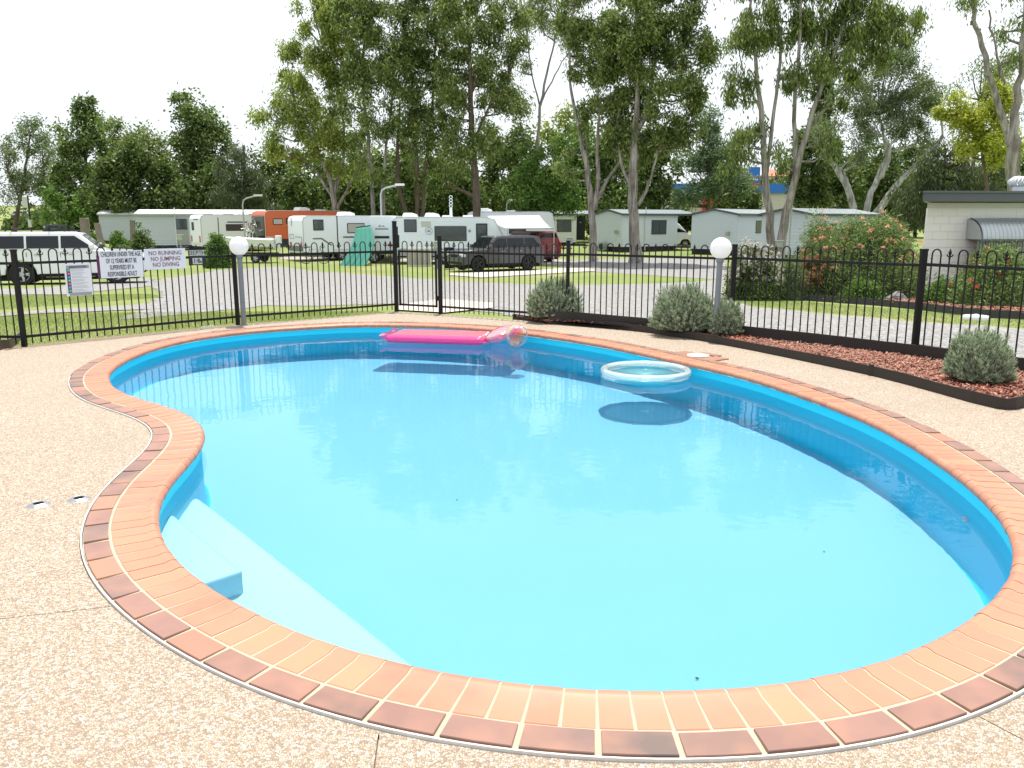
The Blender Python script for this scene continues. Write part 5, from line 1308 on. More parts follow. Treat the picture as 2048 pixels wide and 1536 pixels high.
# sign pole left, service box, small sign
p = gp(64, 470, 100); e = empty('signal_pole', p, 0, 'dark pole with a pale box near the left edge', 'pole'); 
MB().tube([(0, 0, 0), (0, 0, 4.7)], .08, 8).build('pole', dark_un, e); MB().box((-.35, 0, 3.9), (.6, .2, 1.3)).build('sign_box', mat('pale lid', (.5, .5, .5)), e, bevel=.03); MB().box((-.1, 0, 1.4), (.35, .2, .9)).build('control_box', mat('pale lid', (.5, .5, .5)), e, bevel=.03)
p = gp(105, 470, 74); e = empty('service_cabinet', p, 0, 'beige service cabinet beyond the white car', 'cabinet'); MB().box((0, 0, .5), (1.1, .4, 1.0)).build('housing', mat('beige steel', (.42, .42, .37), .6), e, bevel=.03); MB().box((0, 0, 1.03), (1.2, .5, .06)).build('lid', mat('pale lid', (.5, .5, .5)), e)
p = gp(149, 470, 66); e = empty('notice_board', p, 0, 'small white notice on a post left of the stumps', 'sign'); MB().box((0, 0, 1.1), (.5, .06, .8)).build('board', white, e); MB().box((0, .05, .5), (.08, .06, 1.0)).build('post', dark_un, e); MB().box((0, -.035, 1.1), (.3, .01, .5)).build('print', mat('green print', (.2, .35, .25)), e)
for (px_, py, Y) in ((318, 388, 85), (385, 383, 85)):
    p = gp(px_, 470, Y); t_ = at(px_, py, Y); hh = t_.z - p.z; e = empty('floodlight_pole', p, 0, 'dark pole with grey boxes above the %s end of the long cabin roof' % ('near' if px_ < 350 else 'far'), 'pole', 'dark poles behind the left cabins')
    MB().tube([(0, 0, 0), (0, 0, hh)], .06, 6).build('pole', dark_un, e)
    for k in range(3): MB().box((.08 * (-1) ** k, 0, hh - .1 - k * .42), (.38, .2, .36)).build('box', mat('grey fitting', (.12, .13, .13), .6), e, bevel=.03)
# power lines far left
pl_ = empty('power_lines', (-60, 120, 0), 0, 'power lines crossing the sky at the left edge', 'cables')
for k, (y0, y1) in enumerate(((301, 303), (308, 309), (330, 331), (334, 333))):
    a, b = at(-30, y0, 118), at(150, y1, 122); mb = MB()
    mb.tube([(a.lerp(b, t / 8) - Vector((-60, 120, 0)) - Vector((0, 0, .25 * math.sin(math.pi * t / 8)))) for t in range(9)], .035, 4).build('cable', mat('pale cable', (.5, .5, .5), .5), pl_)
# stumps
bark_d = mat('stump bark', (.22, .185, .16), .95, var=.4, vs=3, bump=1, bs=12)
def stump(x0, x1, yt, yb, Y, lean, label):
    p = gp((x0 + x1) / 2, yb, Y); w_ = (at(x1, yb, Y).x - at(x0, yb, Y).x) / 2; hh = at(x0, yt, Y).z - p.z
    e = empty('tree_stump', p, 0, label, 'tree stump', 'old tree stumps in the left garden'); mb = MB(); k = 16; n_ = 9
    for i in range(n_):
        t = i / (n_ - 1)
        for j in range(k):
            a = 2 * math.pi * j / k; r_ = w_ * (1 + .25 * (1 - t) ** 3) * (1 + .12 * math.sin(a * 3 + t * 4) + .06 * math.sin(a * 7 - t * 9))
            mb.v.append((r_ * math.cos(a) + lean * t * hh, r_ * math.sin(a), t * hh + (.12 * math.sin(a * 2) * w_ if i == n_ - 1 else 0)))
    for i in range(n_ - 1):
        for j in range(k): a = i * k + j; b = i * k + (j + 1) % k; mb.f.append([a, b, b + k, a + k])
    mb.build('trunk', bark_d, e, 'all'); MB().poly([mb.v[(n_ - 1) * k + j] for j in range(k)]).build('cut_top', mat('cut wood', (.2, .16, .12), .9), e)
stump(166, 183, 436, 492, 50, .0, 'thickest upright tree stump, left of the other two'); stump(201, 213, 446, 492, 48, -.10, 'pale leaning tree stump between the other two'); stump(260, 270, 440, 492, 52, .06, 'narrow tree stump close to the long pale grey cabin')
# shop signs beyond the trees
blue = mat('sign blue', (.02, .16, .55), .4); redm = mat('sign red', (.55, .03, .03), .4); wall_f = mat('far wall', (.55, .52, .47), .8); tile_r = mat('far terracotta', (.40, .17, .10), .8)
def pbox(parent, x0, y0, x1, y1, Y, d_, m_, name, o_):
    a, b = at(x0, y1, Y), at(x1, y0, Y); MB().box(((a.x + b.x) / 2 - o_.x, Y + d_ / 2 - o_.y, (a.z + b.z) / 2 - o_.z), (b.x - a.x, d_, b.z - a.z)).build(name, m_, parent)
def ebase(name, x, Y, label, cat): p = at(x, 440, Y); o_ = Vector((p.x, Y, terr(Y))); return empty(name, o_, 0, label, cat), o_
e, o_ = ebase('shop_building', 1600, 118, 'large store with blue fascia glimpsed between the gum trunks', 'building')
pbox(e, 1330, 385, 1680, 425, 118, 10, wall_f, 'wall', o_); pbox(e, 1330, 367, 1680, 386, 117.6, 10, blue, 'fascia', o_); pbox(e, 1405, 394, 1452, 422, 116.5, .3, redm, 'red_panel', o_)
e, o_ = ebase('pylon_sign', 1508, 112, 'tall blue and red shop pylon sign behind the gum trunks', 'sign')
pbox(e, 1497, 334, 1521, 366, 112, .5, blue, 'blue_panel', o_); pbox(e, 1497, 366, 1521, 372, 111.8, .5, redm, 'red_band', o_); pbox(e, 1499, 384, 1520, 396, 112, .5, blue, 'blue_panel', o_); pbox(e, 1499, 398, 1519, 408, 112, .5, redm, 'red_panel', o_); pbox(e, 1499, 410, 1519, 416, 112, .5, blue, 'blue_panel', o_); pbox(e, 1507, 330, 1510, 450, 112.6, .3, alu, 'post', o_)
tl_ = letters('nd', .95, white, e, 0, 0, .02); q = at(1509, 356, 111.5); tl_.location = q - o_
e, o_ = ebase('far_house', 1575, 180, 'far house with terracotta roof between the gum trunks', 'house')
pbox(e, 1540, 352, 1600, 366, 180, 6, wall_f, 'wall', o_); a = at(1536, 352, 179); b = at(1604, 352, 179); hh = at(1570, 336, 179).z - a.z
mb = MB(); k0 = [(a.x - o_.x, -1, a.z - o_.z), (b.x - o_.x, -1, a.z - o_.z), (b.x - o_.x, 8, a.z - o_.z), (a.x - o_.x, 8, a.z - o_.z), (a.x - o_.x + 1.5, 3.5, a.z - o_.z + hh), (b.x - o_.x - 1.5, 3.5, a.z - o_.z + hh)]
mb.v = k0; mb.f = [[0, 1, 5, 4], [1, 2, 5], [2, 3, 4, 5], [3, 0, 4], [0, 3, 2, 1]]; mb.build('roof', tile_r, e)
for xx in (1550, 1568, 1586): pbox(e, xx, 355, xx + 6, 361, 179.8, .2, glass_d, 'window', o_)
# ================================================================== OUTER GARDEN BED
front2 = [(1452, 590), (1500, 594), (1560, 598), (1650, 604), (1750, 611), (1840, 620), (1910, 629), (1978, 636), (2048, 639), (2150, 645)]
F2 = [gt(*p) for p in front2]
e2 = empty('garden_edging', F2[4], 0, 'black edging along the far shrub bed beside the gravel road', 'garden edging')
for a0, a1 in ((0, 6), (5, 10)):
    P = [p - F2[4] for p in F2[a0:a1]]; zs = [p.z for p in P]
    mb = MB(); n = len(P)
    for i, p in enumerate(P):
        d = P[min(i + 1, n - 1)] - P[max(i - 1, 0)]; d.z = 0; d.normalize(); q = Vector((-d.y, d.x, 0)) * .012
        for s_, z in ((-1, -.05), (1, -.05), (1, .14), (-1, .14)): mb.v.append(tuple(p + q * s_ + Vector((0, 0, z))))
    for i in range(n - 1):
        for j in range(4): a = i * 4; mb.f.append([a + j, a + (j + 1) % 4, a + 4 + (j + 1) % 4, a + 4 + j])
    mb.f.append([0, 1, 2, 3]); mb.f.append([(n - 1) * 4 + k for k in (3, 2, 1, 0)])
    mb.build('edging_strip', mat('dark grey edging', (.035, .036, .04), .6), e2)
bed2 = [p.copy() for p in F2] + [Vector((13, 21.4, 0)), Vector((6.0, 23, 0))]
o = ground_sheet('garden_soil', [(p.x, p.y, 0) for p in bed2], .05, MATS['dark mulch soil'], 0, 3, True); tag(o, kind='structure')
mulch('bark_mulch', bed2, 9000, lambda a, b: terr(b) + .08, .05, 'red bark mulch under the flowering shrubs by the block building')
MB_c = gt(1951, 640); e = empty('pipe_cap', MB_c, 0, 'round white pipe cap on the grass at the edge of the far bed', 'pipe cap'); MB().lathe([(.20, 0), (.205, .05), (.19, .075), (0, .085)], 24).build('cap', wh_p, e, True); MB().lathe([(.03, .08), (.03, .10), (0, .10)], 10).build('plug', wh_p, e)

# ================================================================== FOLIAGE
def leaves_at(C, L, Wd, droop, rg, flat=1.0):
    n = len(C); D = rg.normal(0, 1, (n, 3)); D /= np.linalg.norm(D, axis=1)[:, None]; D[:, 2] = D[:, 2] * flat - droop
    D /= np.linalg.norm(D, axis=1)[:, None]; Sd = np.cross(D, rg.normal(0, 1, (n, 3))); Sd /= np.linalg.norm(Sd, axis=1)[:, None] + 1e-9
    ln = (L * rg.uniform(.6, 1.35, n))[:, None]; w_ = (Wd * rg.uniform(.7, 1.3, n))[:, None]
    return np.stack([C, C + D * ln * .45 - Sd * w_, C + D * ln, C + D * ln * .5 + Sd * w_], 1).reshape(-1, 3)
def m_bark(name, a, b, streak=1.0):
    m, t = new_mat(name); o = t.n('TexCoord').outputs['Object']
    mp_ = t.n('Mapping', {0: o, 'Scale': (4.5, 4.5, .35)}).outputs[0]
    n1 = t.noise(mp_, 1.6, 6, .65); n2 = t.noise(o, 1.1, 4)
    c = t.mix(t.ramp(n1, [(.38, (0, 0, 0)), (.62, (1, 1, 1))]), a, b); c = t.mix(t.ramp(n2, [(.5, (0, 0, 0)), (.75, (.6, .6, .6))]), c, tuple(x * .5 for x in a))
    bp = t.n('Bump', {'Height': n1, 'Strength': .7, 'Distance': .06})
    t.done(t.n('BsdfPrincipled', {'Base Color': c, 'Roughness': .85, 'Normal': bp.outputs[0], 'Specular IOR Level': .2}).outputs[0]); return m
BK = {'pale': m_bark('pale gum bark', (.15, .125, .105), (.40, .375, .34)), 'white': m_bark('white gum bark', (.27, .25, .23), (.62, .61, .58)),
      'brown': m_bark('brown bark', (.10, .075, .055), (.17, .13, .10)), 'dark': m_bark('dark bark', (.05, .04, .03), (.09, .07, .05))}
LF = {'gum': m_leaf('gum leaves', [(.018, .036, .011), (.06, .10, .026), (.16, .22, .055), (.44, .50, .17)], .38, trc=(.22, .34, .06)),
      'gumy': m_leaf('yellow gum leaves', [(.03, .055, .014), (.11, .16, .035), (.27, .34, .07), (.58, .62, .17)], .42, trc=(.32, .42, .06)),
      'grey': m_leaf('grey gum leaves', [(.05, .08, .04), (.11, .15, .075), (.17, .22, .11), (.25, .30, .17)], .3),
      'dark': m_leaf('dark leaves', [(.010, .022, .008), (.028, .055, .016), (.075, .12, .034), (.21, .29, .09)], .25),
      'mid': m_leaf('mid green leaves', [(.018, .042, .014), (.06, .105, .032), (.14, .21, .065), (.30, .38, .14)], .3),
      'oak': m_leaf('she-oak needles', [(.028, .042, .022), (.05, .07, .034), (.08, .10, .05), (.11, .13, .07)], .2),
      'oakl': m_leaf('conifer needles', [(.03, .055, .03), (.07, .12, .06), (.13, .21, .10), (.26, .36, .20)], .25),
      'lime': m_leaf('lime leaves', [(.10, .17, .02), (.24, .32, .03), (.40, .46, .06), (.60, .58, .12)], .5, trc=(.45, .5, .05)),
      'green': m_leaf('bright green leaves', [(.015, .045, .009), (.045, .12, .02), (.10, .21, .035), (.21, .34, .08)], .3)}
TOTAL = [0]
def tree(name, label, base, Y, stems, blobs, leaf='gum', bark='pale', L=.24, Wd=.03, droop=.9, cr_=.55, per=240, dens=1.0, seed=1, group='trees behind the caravans', limbs=True, cat='tree', dspread=.9, wmul=1.0, flat=.8, bs_=1.0):
    rg = np.random.default_rng(seed); p0 = gp(base[0], base[1], Y); pxm = F / (Y / .98)
    e = empty(name, p0, 0, label, cat, group); O = np.array(p0)
    tb = MB(); sk = []
    for si, st in enumerate(stems):
        off_y = 0 if si == 0 else rg.uniform(-.8, .8); P = []; rs = []
        for k, (x, y, *w_) in enumerate(st):
            q = at(x, y, Y + off_y * k / max(1, len(st) - 1)) if not (si == 0 and k == 0 and abs(y - base[1]) < 25) else Vector(p0) + Vector((0, 0, -.05))
            P.append(np.array(q) - O); rs.append((w_[0] if w_ else 3) / pxm / 2 * .92)
        # smooth the polyline
        P = np.array(P); t0 = np.linspace(0, 1, len(P)); t1 = np.linspace(0, 1, (len(P) - 1) * 4 + 1)
        Q = np.stack([np.interp(t1, t0, P[:, i]) for i in range(3)], 1); rr = np.interp(t1, t0, rs)
        for _ in range(2): Q[1:-1] = (Q[:-2] + 2 * Q[1:-1] + Q[2:]) / 4
        Q[1:-1] += rg.normal(0, .035, Q[1:-1].shape)
        if si == 0 or abs(st[0][1] - base[1]) < 25: rr[0] *= 1.35; rr[1] *= 1.1
        tb.tube([Vector(q) for q in Q], [float(max(.02, r_)) for r_ in rr], 9 if rs[0] > .12 else 6); sk.append(Q)
    SK = np.vstack(sk); allv = []
    for (cx, cy_, rx, ry, *m_) in blobs:
        mult = m_[0] if m_ else 1; c = np.array(at(cx, cy_, Y)) - O; RX, RY = rx / pxm * bs_, ry / pxm * bs_; RD = (RX + RY) / 2 * dspread
        nc = max(3, int(dens * mult * 1.65 * (RX * RY) / (cr_ ** 2) * (.65 + .35)))
        d = rg.normal(0, 1, (nc, 3)); d /= np.linalg.norm(d, axis=1)[:, None]; rad = rg.uniform(.15, 1, nc) ** .5
        C = c + d * rad[:, None] * np.array([RX, RD, RY]) + np.array([0, rg.uniform(-.5, .5) * RD, 0])
        for q in C:
            n = int(per * rg.uniform(.55, 1.35)); r_ = cr_ * rg.uniform(.6, 1.3)
            a = rg.normal(0, 1, (n, 3)) * np.array([r_ * .52, r_ * .52, r_ * .55]); a[:, 2] -= rg.uniform(0, 1, n) * r_ * .5 * droop
            allv.append(q + a)
        if limbs:
            for q in C[::max(1, len(C) // 9)]:
                m1 = SK[(SK[:, 2] < q[2] - .1)] if (SK[:, 2] < q[2] - .1).any() else SK
                j = m1[np.argmin(np.linalg.norm((m1 - q) * np.array([1, 1, .7]), axis=1))]
                if np.linalg.norm(j - q) < 5.5: mid = (j + q) / 2 + np.array([0, 0, -.12 * np.linalg.norm(q - j)]) + rg.normal(0, .08, 3); tb.tube([Vector(j), Vector(mid), Vector(q)], [.065 * wmul, .04 * wmul, .014], 4)
    tb.build('trunk', BK[bark], e, 'all')
    C = np.vstack(allv); V = leaves_at(C, L, Wd, droop, rg, flat); TOTAL[0] += len(C)
    link('crown', arr_mesh('crown', V, np.arange(len(V)), 4), LF[leaf], e)
    return e
# --- big gums
tree('gum_tree', 'spreading many-stemmed gum with the leftmost tall crown', (672, 470), 62, [
    [(672, 470, 15), (670, 390, 12), (650, 330, 8), (615, 260, 5), (585, 190, 3)], [(670, 385, 8), (692, 300, 6), (682, 200, 4), (645, 90, 3)], [(672, 420, 7), (712, 345, 5), (740, 290, 3)], [(668, 400, 6), (630, 340, 4), (612, 320, 3)]],
    [(588, 205, 52, 48), (612, 125, 52, 52), (650, 60, 55, 48), (536, 222, 32, 24), (600, 290, 60, 42), (690, 140, 50, 62), (660, 235, 60, 60), (700, 310, 50, 50), (560, 300, 30, 25, .6), (640, -10, 60, 40), (690, 30, 50, 50)], 'gumy', L=.27, Wd=.046, per=250, cr_=.6, seed=11)
tree('gum_tree', 'slender pale gum rising beside the tall street light', (748, 470), 60, [
    [(748, 470, 10), (742, 330, 8), (729, 220, 7), (726, 100, 5), (740, 10, 4), (745, -80, 3)], [(765, 470, 8), (768, 320, 6), (785, 200, 4), (790, 60, 3)]],
    [(722, 40, 52, 52), (738, 115, 48, 58), (785, 50, 52, 58), (792, 150, 46, 58), (762, 235, 42, 50), (740, -50, 60, 50), (700, 220, 25, 30, .6), (790, -80, 50, 50), (735, 320, 40, 50, .5)], 'gum', L=.27, Wd=.044, per=250, cr_=.6, seed=12)
tree('gum_tree', 'gum with several fine brown stems left of the thick central gum', (835, 470), 61, [
    [(800, 470, 10), (796, 380, 9), (793, 290, 6), (800, 200, 4)], [(834, 470, 11), (836, 360, 9), (826, 260, 6), (822, 130, 4), (830, 10, 3)], [(842, 470, 9), (850, 330, 7), (866, 220, 5), (870, 60, 3)]],
    [(838, 70, 55, 60), (852, 165, 52, 60), (826, 240, 48, 52), (872, 10, 50, 50), (870, 260, 40, 50), (850, -70, 60, 50), (840, 320, 40, 45, .7)], 'gum', bark='brown', L=.27, Wd=.044, per=250, cr_=.6, seed=13)
tree('gum_tree', 'thick straight gum in the middle of the treeline, above the antenna', (956, 470), 58, [
    [(957, 470, 19), (953, 390, 16), (947, 300, 14), (941, 220, 11), (940, 120, 8), (934, 10, 5), (930, -90, 3)], [(945, 285, 6), (978, 215, 5), (1018, 150, 3)], [(952, 395, 8), (922, 380, 6), (893, 372, 4)], [(942, 230, 6), (905, 160, 4), (890, 90, 3)], [(942, 190, 5), (975, 110, 4), (985, 30, 2)]],
    [(938, 35, 70, 50), (895, 100, 48, 58), (992, 92, 55, 50), (960, 165, 60, 48), (905, 215, 45, 45), (1012, 190, 38, 45), (930, 290, 50, 34, .8), (985, 270, 40, 34, .7), (950, -70, 80, 50), (890, 340, 30, 25, .7), (1020, 20, 40, 40)], 'gum', bark='brown', L=.27, Wd=.044, per=250, cr_=.6, seed=14)
tree('gum_tree', 'thin forked gum showing sky between its stems above the round dark tree', (1076, 470), 64, [
    [(1072, 470, 8), (1073, 300, 7), (1080, 215, 6), (1098, 120, 4), (1122, 40, 2)], [(1080, 215, 4), (1060, 130, 3), (1050, 30, 2)], [(1085, 200, 4), (1110, 150, 3), (1140, 100, 2)]],
    [(1058, 25, 48, 38), (1115, 28, 52, 40), (1040, 100, 32, 40, .7), (1135, 85, 32, 34, .6), (1090, -50, 80, 45)], 'gum', L=.27, Wd=.03, per=170, cr_=.6, seed=15)
tree('gum_tree', 'pale twin-stemmed gum left of the thickest trunk', (1188, 503), 51, [
    [(1190, 503, 17), (1184, 420, 14), (1176, 340, 11), (1155, 250, 8), (1137, 160, 5), (1140, 60, 4), (1150, -40, 3)], [(1190, 420, 10), (1197, 320, 8), (1195, 230, 5), (1205, 110, 4)], [(1194, 400, 8), (1225, 340, 6), (1262, 305, 4)], [(1180, 380, 5), (1176, 330, 4), (1172, 250, 3)]],
    [(1150, 45, 45, 55), (1180, 125, 42, 58, .8), (1212, 50, 48, 50), (1192, 235, 40, 50, .8), (1225, 170, 38, 55), (1160, -60, 60, 50), (1130, 330, 26, 45, .5)], 'gum', L=.25, Wd=.040, per=260, cr_=.52, seed=16)
tree('gum_tree', 'massive gum with the thickest trunk and the fullest dark crown', (1272, 512), 49.5, [
    [(1274, 512, 25), (1268, 430, 21), (1265, 350, 20), (1269, 270, 15), (1277, 180, 9), (1270, 60, 7), (1275, -60, 4)], [(1268, 285, 10), (1300, 200, 8), (1312, 100, 5), (1322, 10, 4)], [(1266, 385, 8), (1240, 325, 6), (1234, 240, 4)], [(1300, 200, 5), (1350, 130, 4), (1380, 60, 3)], [(1276, 410, 9), (1300, 370, 6), (1315, 300, 4)]],
    [(1275, 35, 78, 56), (1348, 45, 62, 56), (1382, 105, 44, 56), (1288, 125, 70, 56), (1225, 95, 42, 56), (1330, 185, 62, 50), (1258, 215, 52, 48), (1372, 215, 38, 45), (1300, 280, 55, 38), (1240, 290, 38, 40, .8), (1290, -60, 90, 55), (1370, -50, 70, 50), (1340, 260, 38, 40)], 'gum', L=.25, Wd=.042, per=270, cr_=.52, seed=17)
tree('gum_tree', 'airy forked gum with two smooth grey trunks and hanging leaves, right of centre', (1552, 520), 46.5, [
    [(1543, 520, 19), (1536, 430, 16), (1529, 330, 13), (1522, 210, 10), (1508, 110, 7), (1500, 10, 5), (1505, -60, 3)], [(1533, 345, 9), (1550, 220, 7), (1562, 90, 6), (1545, -10, 4)], [(1556, 520, 21), (1572, 430, 17), (1598, 320, 13), (1625, 225, 10), (1660, 130, 7), (1692, 40, 5), (1705, -50, 3)], [(1590, 345, 10), (1590, 210, 8), (1602, 60, 6), (1605, -50, 3)], [(1612, 262, 7), (1690, 170, 5), (1760, 105, 4), (1828, 72, 2)], [(1520, 220, 5), (1490, 160, 3), (1478, 90, 2)], [(1640, 190, 5), (1655, 90, 4), (1640, 0, 3)]],
    [(1488, 50, 34, 52, .8), (1478, 180, 26, 52, .7), (1508, 265, 30, 55, .8), (1558, 35, 50, 45, .8), (1640, 30, 60, 45), (1720, 40, 62, 48), (1795, 50, 45, 36), (1680, 125, 52, 40, .8), (1752, 105, 45, 28, .7), (1600, 150, 34, 55, .6), (1466, 300, 18, 38, .6), (1560, 300, 24, 40, .5), (1620, -60, 90, 45), (1530, -60, 60, 45), (1740, -50, 70, 40), (1655, 240, 26, 60, .5)], 'gum', L=.26, Wd=.036, per=230, cr_=.46, droop=1.6, seed=18, dens=1.25)
tree('gum_tree', 'gum with bare white spreading limbs above the cabins on the right', (1728, 470), 60, [
    [(1722, 470, 17), (1700, 385, 14), (1672, 335, 11), (1638, 288, 7)], [(1730, 470, 15), (1735, 400, 13), (1762, 340, 10), (1776, 310, 8), (1768, 285, 6), (1758, 230, 3)], [(1738, 450, 16), (1790, 372, 12), (1838, 322, 9), (1886, 273, 7)], [(1752, 370, 9), (1775, 330, 8), (1782, 290, 6), (1760, 268, 4)], [(1770, 305, 6), (1825, 292, 5), (1852, 270, 3)], [(1700, 380, 5), (1690, 340, 4), (1660, 325, 3)], [(1886, 273, 5), (1880, 200, 3)]],
    [(1722, 185, 48, 42), (1785, 150, 52, 45), (1832, 205, 50, 52), (1745, 235, 62, 38), (1825, 262, 52, 30, .7), (1655, 250, 34, 42, .7), (1792, 110, 32, 20), (1700, 290, 42, 26, .5), (1865, 180, 30, 30, .7)], 'grey', bark='white', L=.22, Wd=.038, per=220, cr_=.6, droop=.8, seed=19, limbs=True, dens=1.35)
tree('gum_tree', 'forked gum with thick grey trunk at the right edge behind the block building', (2036, 470), 36, [
    [(2036, 480, 30), (2030, 380, 28), (2022, 300, 25), (2032, 230, 16), (2044, 120, 13), (2052, 0, 10), (2055, -80, 6)], [(2020, 290, 15), (1990, 190, 13), (1963, 90, 10), (1938, 0, 8), (1925, -60, 6)], [(2010, 165, 5), (1990, 90, 4), (1978, 20, 3)], [(1960, 60, 7), (1947, 50, 6), (1943, 42, 5)]],
    [(2040, 40, 36, 45, .6), (1925, 2, 30, 12, .5), (1980, -50, 80, 40), (2060, -60, 50, 50), (2020, 130, 24, 30, .4)], 'gum', L=.22, Wd=.024, per=120, cr_=.42, droop=1.2, seed=20)
tree('yellow_green_tree', 'yellow-green leafy tree in front of the forked gum at the right edge', (1985, 470), 44, [
    [(1985, 470, 10), (1975, 380, 8), (1965, 300, 6), (1950, 230, 4)], [(1978, 330, 5), (2000, 250, 3)]],
    [(1915, 225, 34, 36), (1960, 250, 50, 40), (1995, 200, 34, 36), (1985, 290, 50, 34), (1925, 280, 26, 24, .7)], 'lime', bark='brown', L=.18, Wd=.04, per=330, cr_=.42, droop=.4, seed=21)
tree('gum_tree', 'olive gum crown behind the yellow-green tree', (1950, 470), 56, [
    [(1950, 470, 10), (1945, 330, 8), (1960, 200, 5)]], [(1960, 165, 46, 40), (1935, 215, 48, 50, .7), (2010, 140, 44, 50, .7), (2030, 240, 30, 60)], 'gum', bark='brown', L=.25, Wd=.032, per=150, cr_=.6, seed=22)
# --- middle distance trees
tree('round_tree', 'round dense dark green tree behind the maroon wagon', (1080, 490), 61, [[(1080, 490, 10), (1080, 400, 8), (1080, 340, 5)]],
    [(1080, 330, 48, 44), (1050, 375, 38, 40), (1112, 378, 42, 42), (1080, 400, 55, 34), (1135, 405, 22, 36, .6)], 'green', bark='dark', L=.20, Wd=.045, per=260, cr_=.5, droop=.5, seed=23, dens=1.2)
tree('cedar_tree', 'tall layered tree, second from the left edge', (170, 470), 92, [[(170, 470, 9), (172, 300, 7), (168, 205, 3)]],
    [(168, 212, 17, 18), (172, 245, 28, 26), (170, 285, 42, 30), (172, 330, 52, 34), (166, 375, 56, 34), (165, 415, 55, 30)], 'mid', bark='dark', L=.38, Wd=.10, per=200, cr_=.8, droop=.3, seed=24, dens=1.2, bs_=1.15)
tree('cedar_tree', 'tallest rounded tree of the left group', (388, 470), 88, [[(388, 470, 9), (388, 300, 7), (376, 200, 3)]],
    [(368, 200, 19, 16), (380, 232, 34, 26), (400, 260, 42, 28), (392, 300, 54, 34), (394, 350, 58, 38), (390, 400, 58, 30)], 'mid', bark='dark', L=.38, Wd=.10, per=200, cr_=.8, droop=.3, seed=25, dens=1.25, bs_=1.15)
tree('broad_tree', 'broad dark tree between the two tall trees on the left', (272, 470), 82, [[(272, 470, 10), (270, 380, 8), (268, 320, 4)]],
    [(262, 310, 42, 28), (235, 350, 50, 36), (300, 350, 52, 38), (268, 395, 75, 38), (330, 400, 40, 34)], 'dark', bark='dark', L=.36, Wd=.11, per=220, cr_=.8, droop=.3, seed=26, dens=1.3, bs_=1.12)
tree('broad_tree', 'paler tree peeping between the tall trees on the left', (245, 460), 104, [[(245, 460, 8), (245, 280, 4)]],
    [(228, 250, 26, 18), (262, 265, 30, 22), (300, 290, 32, 26), (225, 300, 28, 34), (320, 325, 28, 30)], 'gum', bark='dark', L=.4, Wd=.09, per=160, cr_=.9, droop=.4, seed=27, bs_=1.2)
tree('sparse_gum', 'thin open gum at the far left edge', (28, 470), 105, [[(22, 470, 9), (40, 400, 7), (52, 330, 5), (60, 270, 3)], [(40, 400, 4), (15, 340, 3)], [(95, 470, 5), (92, 380, 4), (85, 320, 3)]],
    [(62, 262, 36, 20), (30, 295, 32, 22, .8), (88, 305, 34, 28, .8), (10, 350, 34, 30, .7), (60, 360, 40, 28, .8), (100, 375, 26, 30, .8), (30, 400, 36, 20, .6)], 'grey', bark='brown', L=.4, Wd=.07, per=130, cr_=.9, droop=.7, seed=28, bs_=1.15, dens=1.4)
tree('low_tree', 'low light green tree left of the small grey cabin', (135, 475), 80, [[(135, 475, 6), (138, 410, 4)]],
    [(125, 390, 22, 20), (150, 415, 34, 20), (118, 428, 24, 14), (170, 425, 30, 16)], 'green', bark='dark', L=.34, Wd=.10, per=170, cr_=.7, droop=.3, seed=29)
tree('she_oak', 'pointed grey-green she-oak above the leftmost caravan', (487, 470), 76, [[(487, 470, 8), (488, 370, 6), (488, 290, 3)]],
    [(488, 300, 22, 22), (478, 335, 38, 28), (502, 365, 42, 30), (470, 395, 48, 32), (520, 410, 34, 26)], 'oak', bark='dark', L=.42, Wd=.035, per=260, cr_=.75, droop=1.0, seed=30, dens=1.3)
tree('conifer', 'tall grey-green conifer between the fullest gum and the forked gum', (1415, 470), 78, [[(1415, 470, 9), (1418, 340, 7), (1420, 225, 3)], [(1415, 430, 4), (1450, 380, 3), (1490, 350, 2)]],
    [(1420, 232, 18, 22), (1418, 275, 34, 26), (1395, 320, 44, 28, .8), (1448, 320, 44, 28, .8), (1410, 365, 62, 26, .8), (1470, 370, 36, 26, .7), (1385, 395, 40, 22, .7)], 'oakl', bark='brown', L=.36, Wd=.055, per=250, cr_=.7, droop=.3, seed=31, dens=1.3)
tree('poplar', 'narrow dark poplar right of the forked gum trunks', (1632, 470), 70, [[(1632, 470, 7), (1634, 300, 5), (1640, 150, 3)]],
    [(1642, 165, 18, 38), (1636, 240, 28, 48), (1632, 310, 32, 48), (1634, 380, 34, 48), (1602, 320, 24, 62), (1604, 395, 26, 40)], 'dark', bark='dark', L=.26, Wd=.07, per=210, cr_=.5, droop=.1, seed=32, dens=1.3)
tree('she_oak', 'drooping she-oak behind the left end of the block building', (1880, 480), 52, [[(1880, 480, 9), (1885, 380, 7), (1890, 290, 3)], [(1815, 480, 7), (1818, 400, 5)]],
    [(1890, 300, 40, 30), (1850, 350, 44, 34), (1915, 360, 46, 40), (1870, 400, 60, 30), (1810, 400, 34, 34), (1960, 380, 40, 34), (1990, 340, 30, 30, .7)], 'oak', bark='dark', L=.34, Wd=.028, per=280, cr_=.6, droop=1.2, seed=33, dens=1.2)
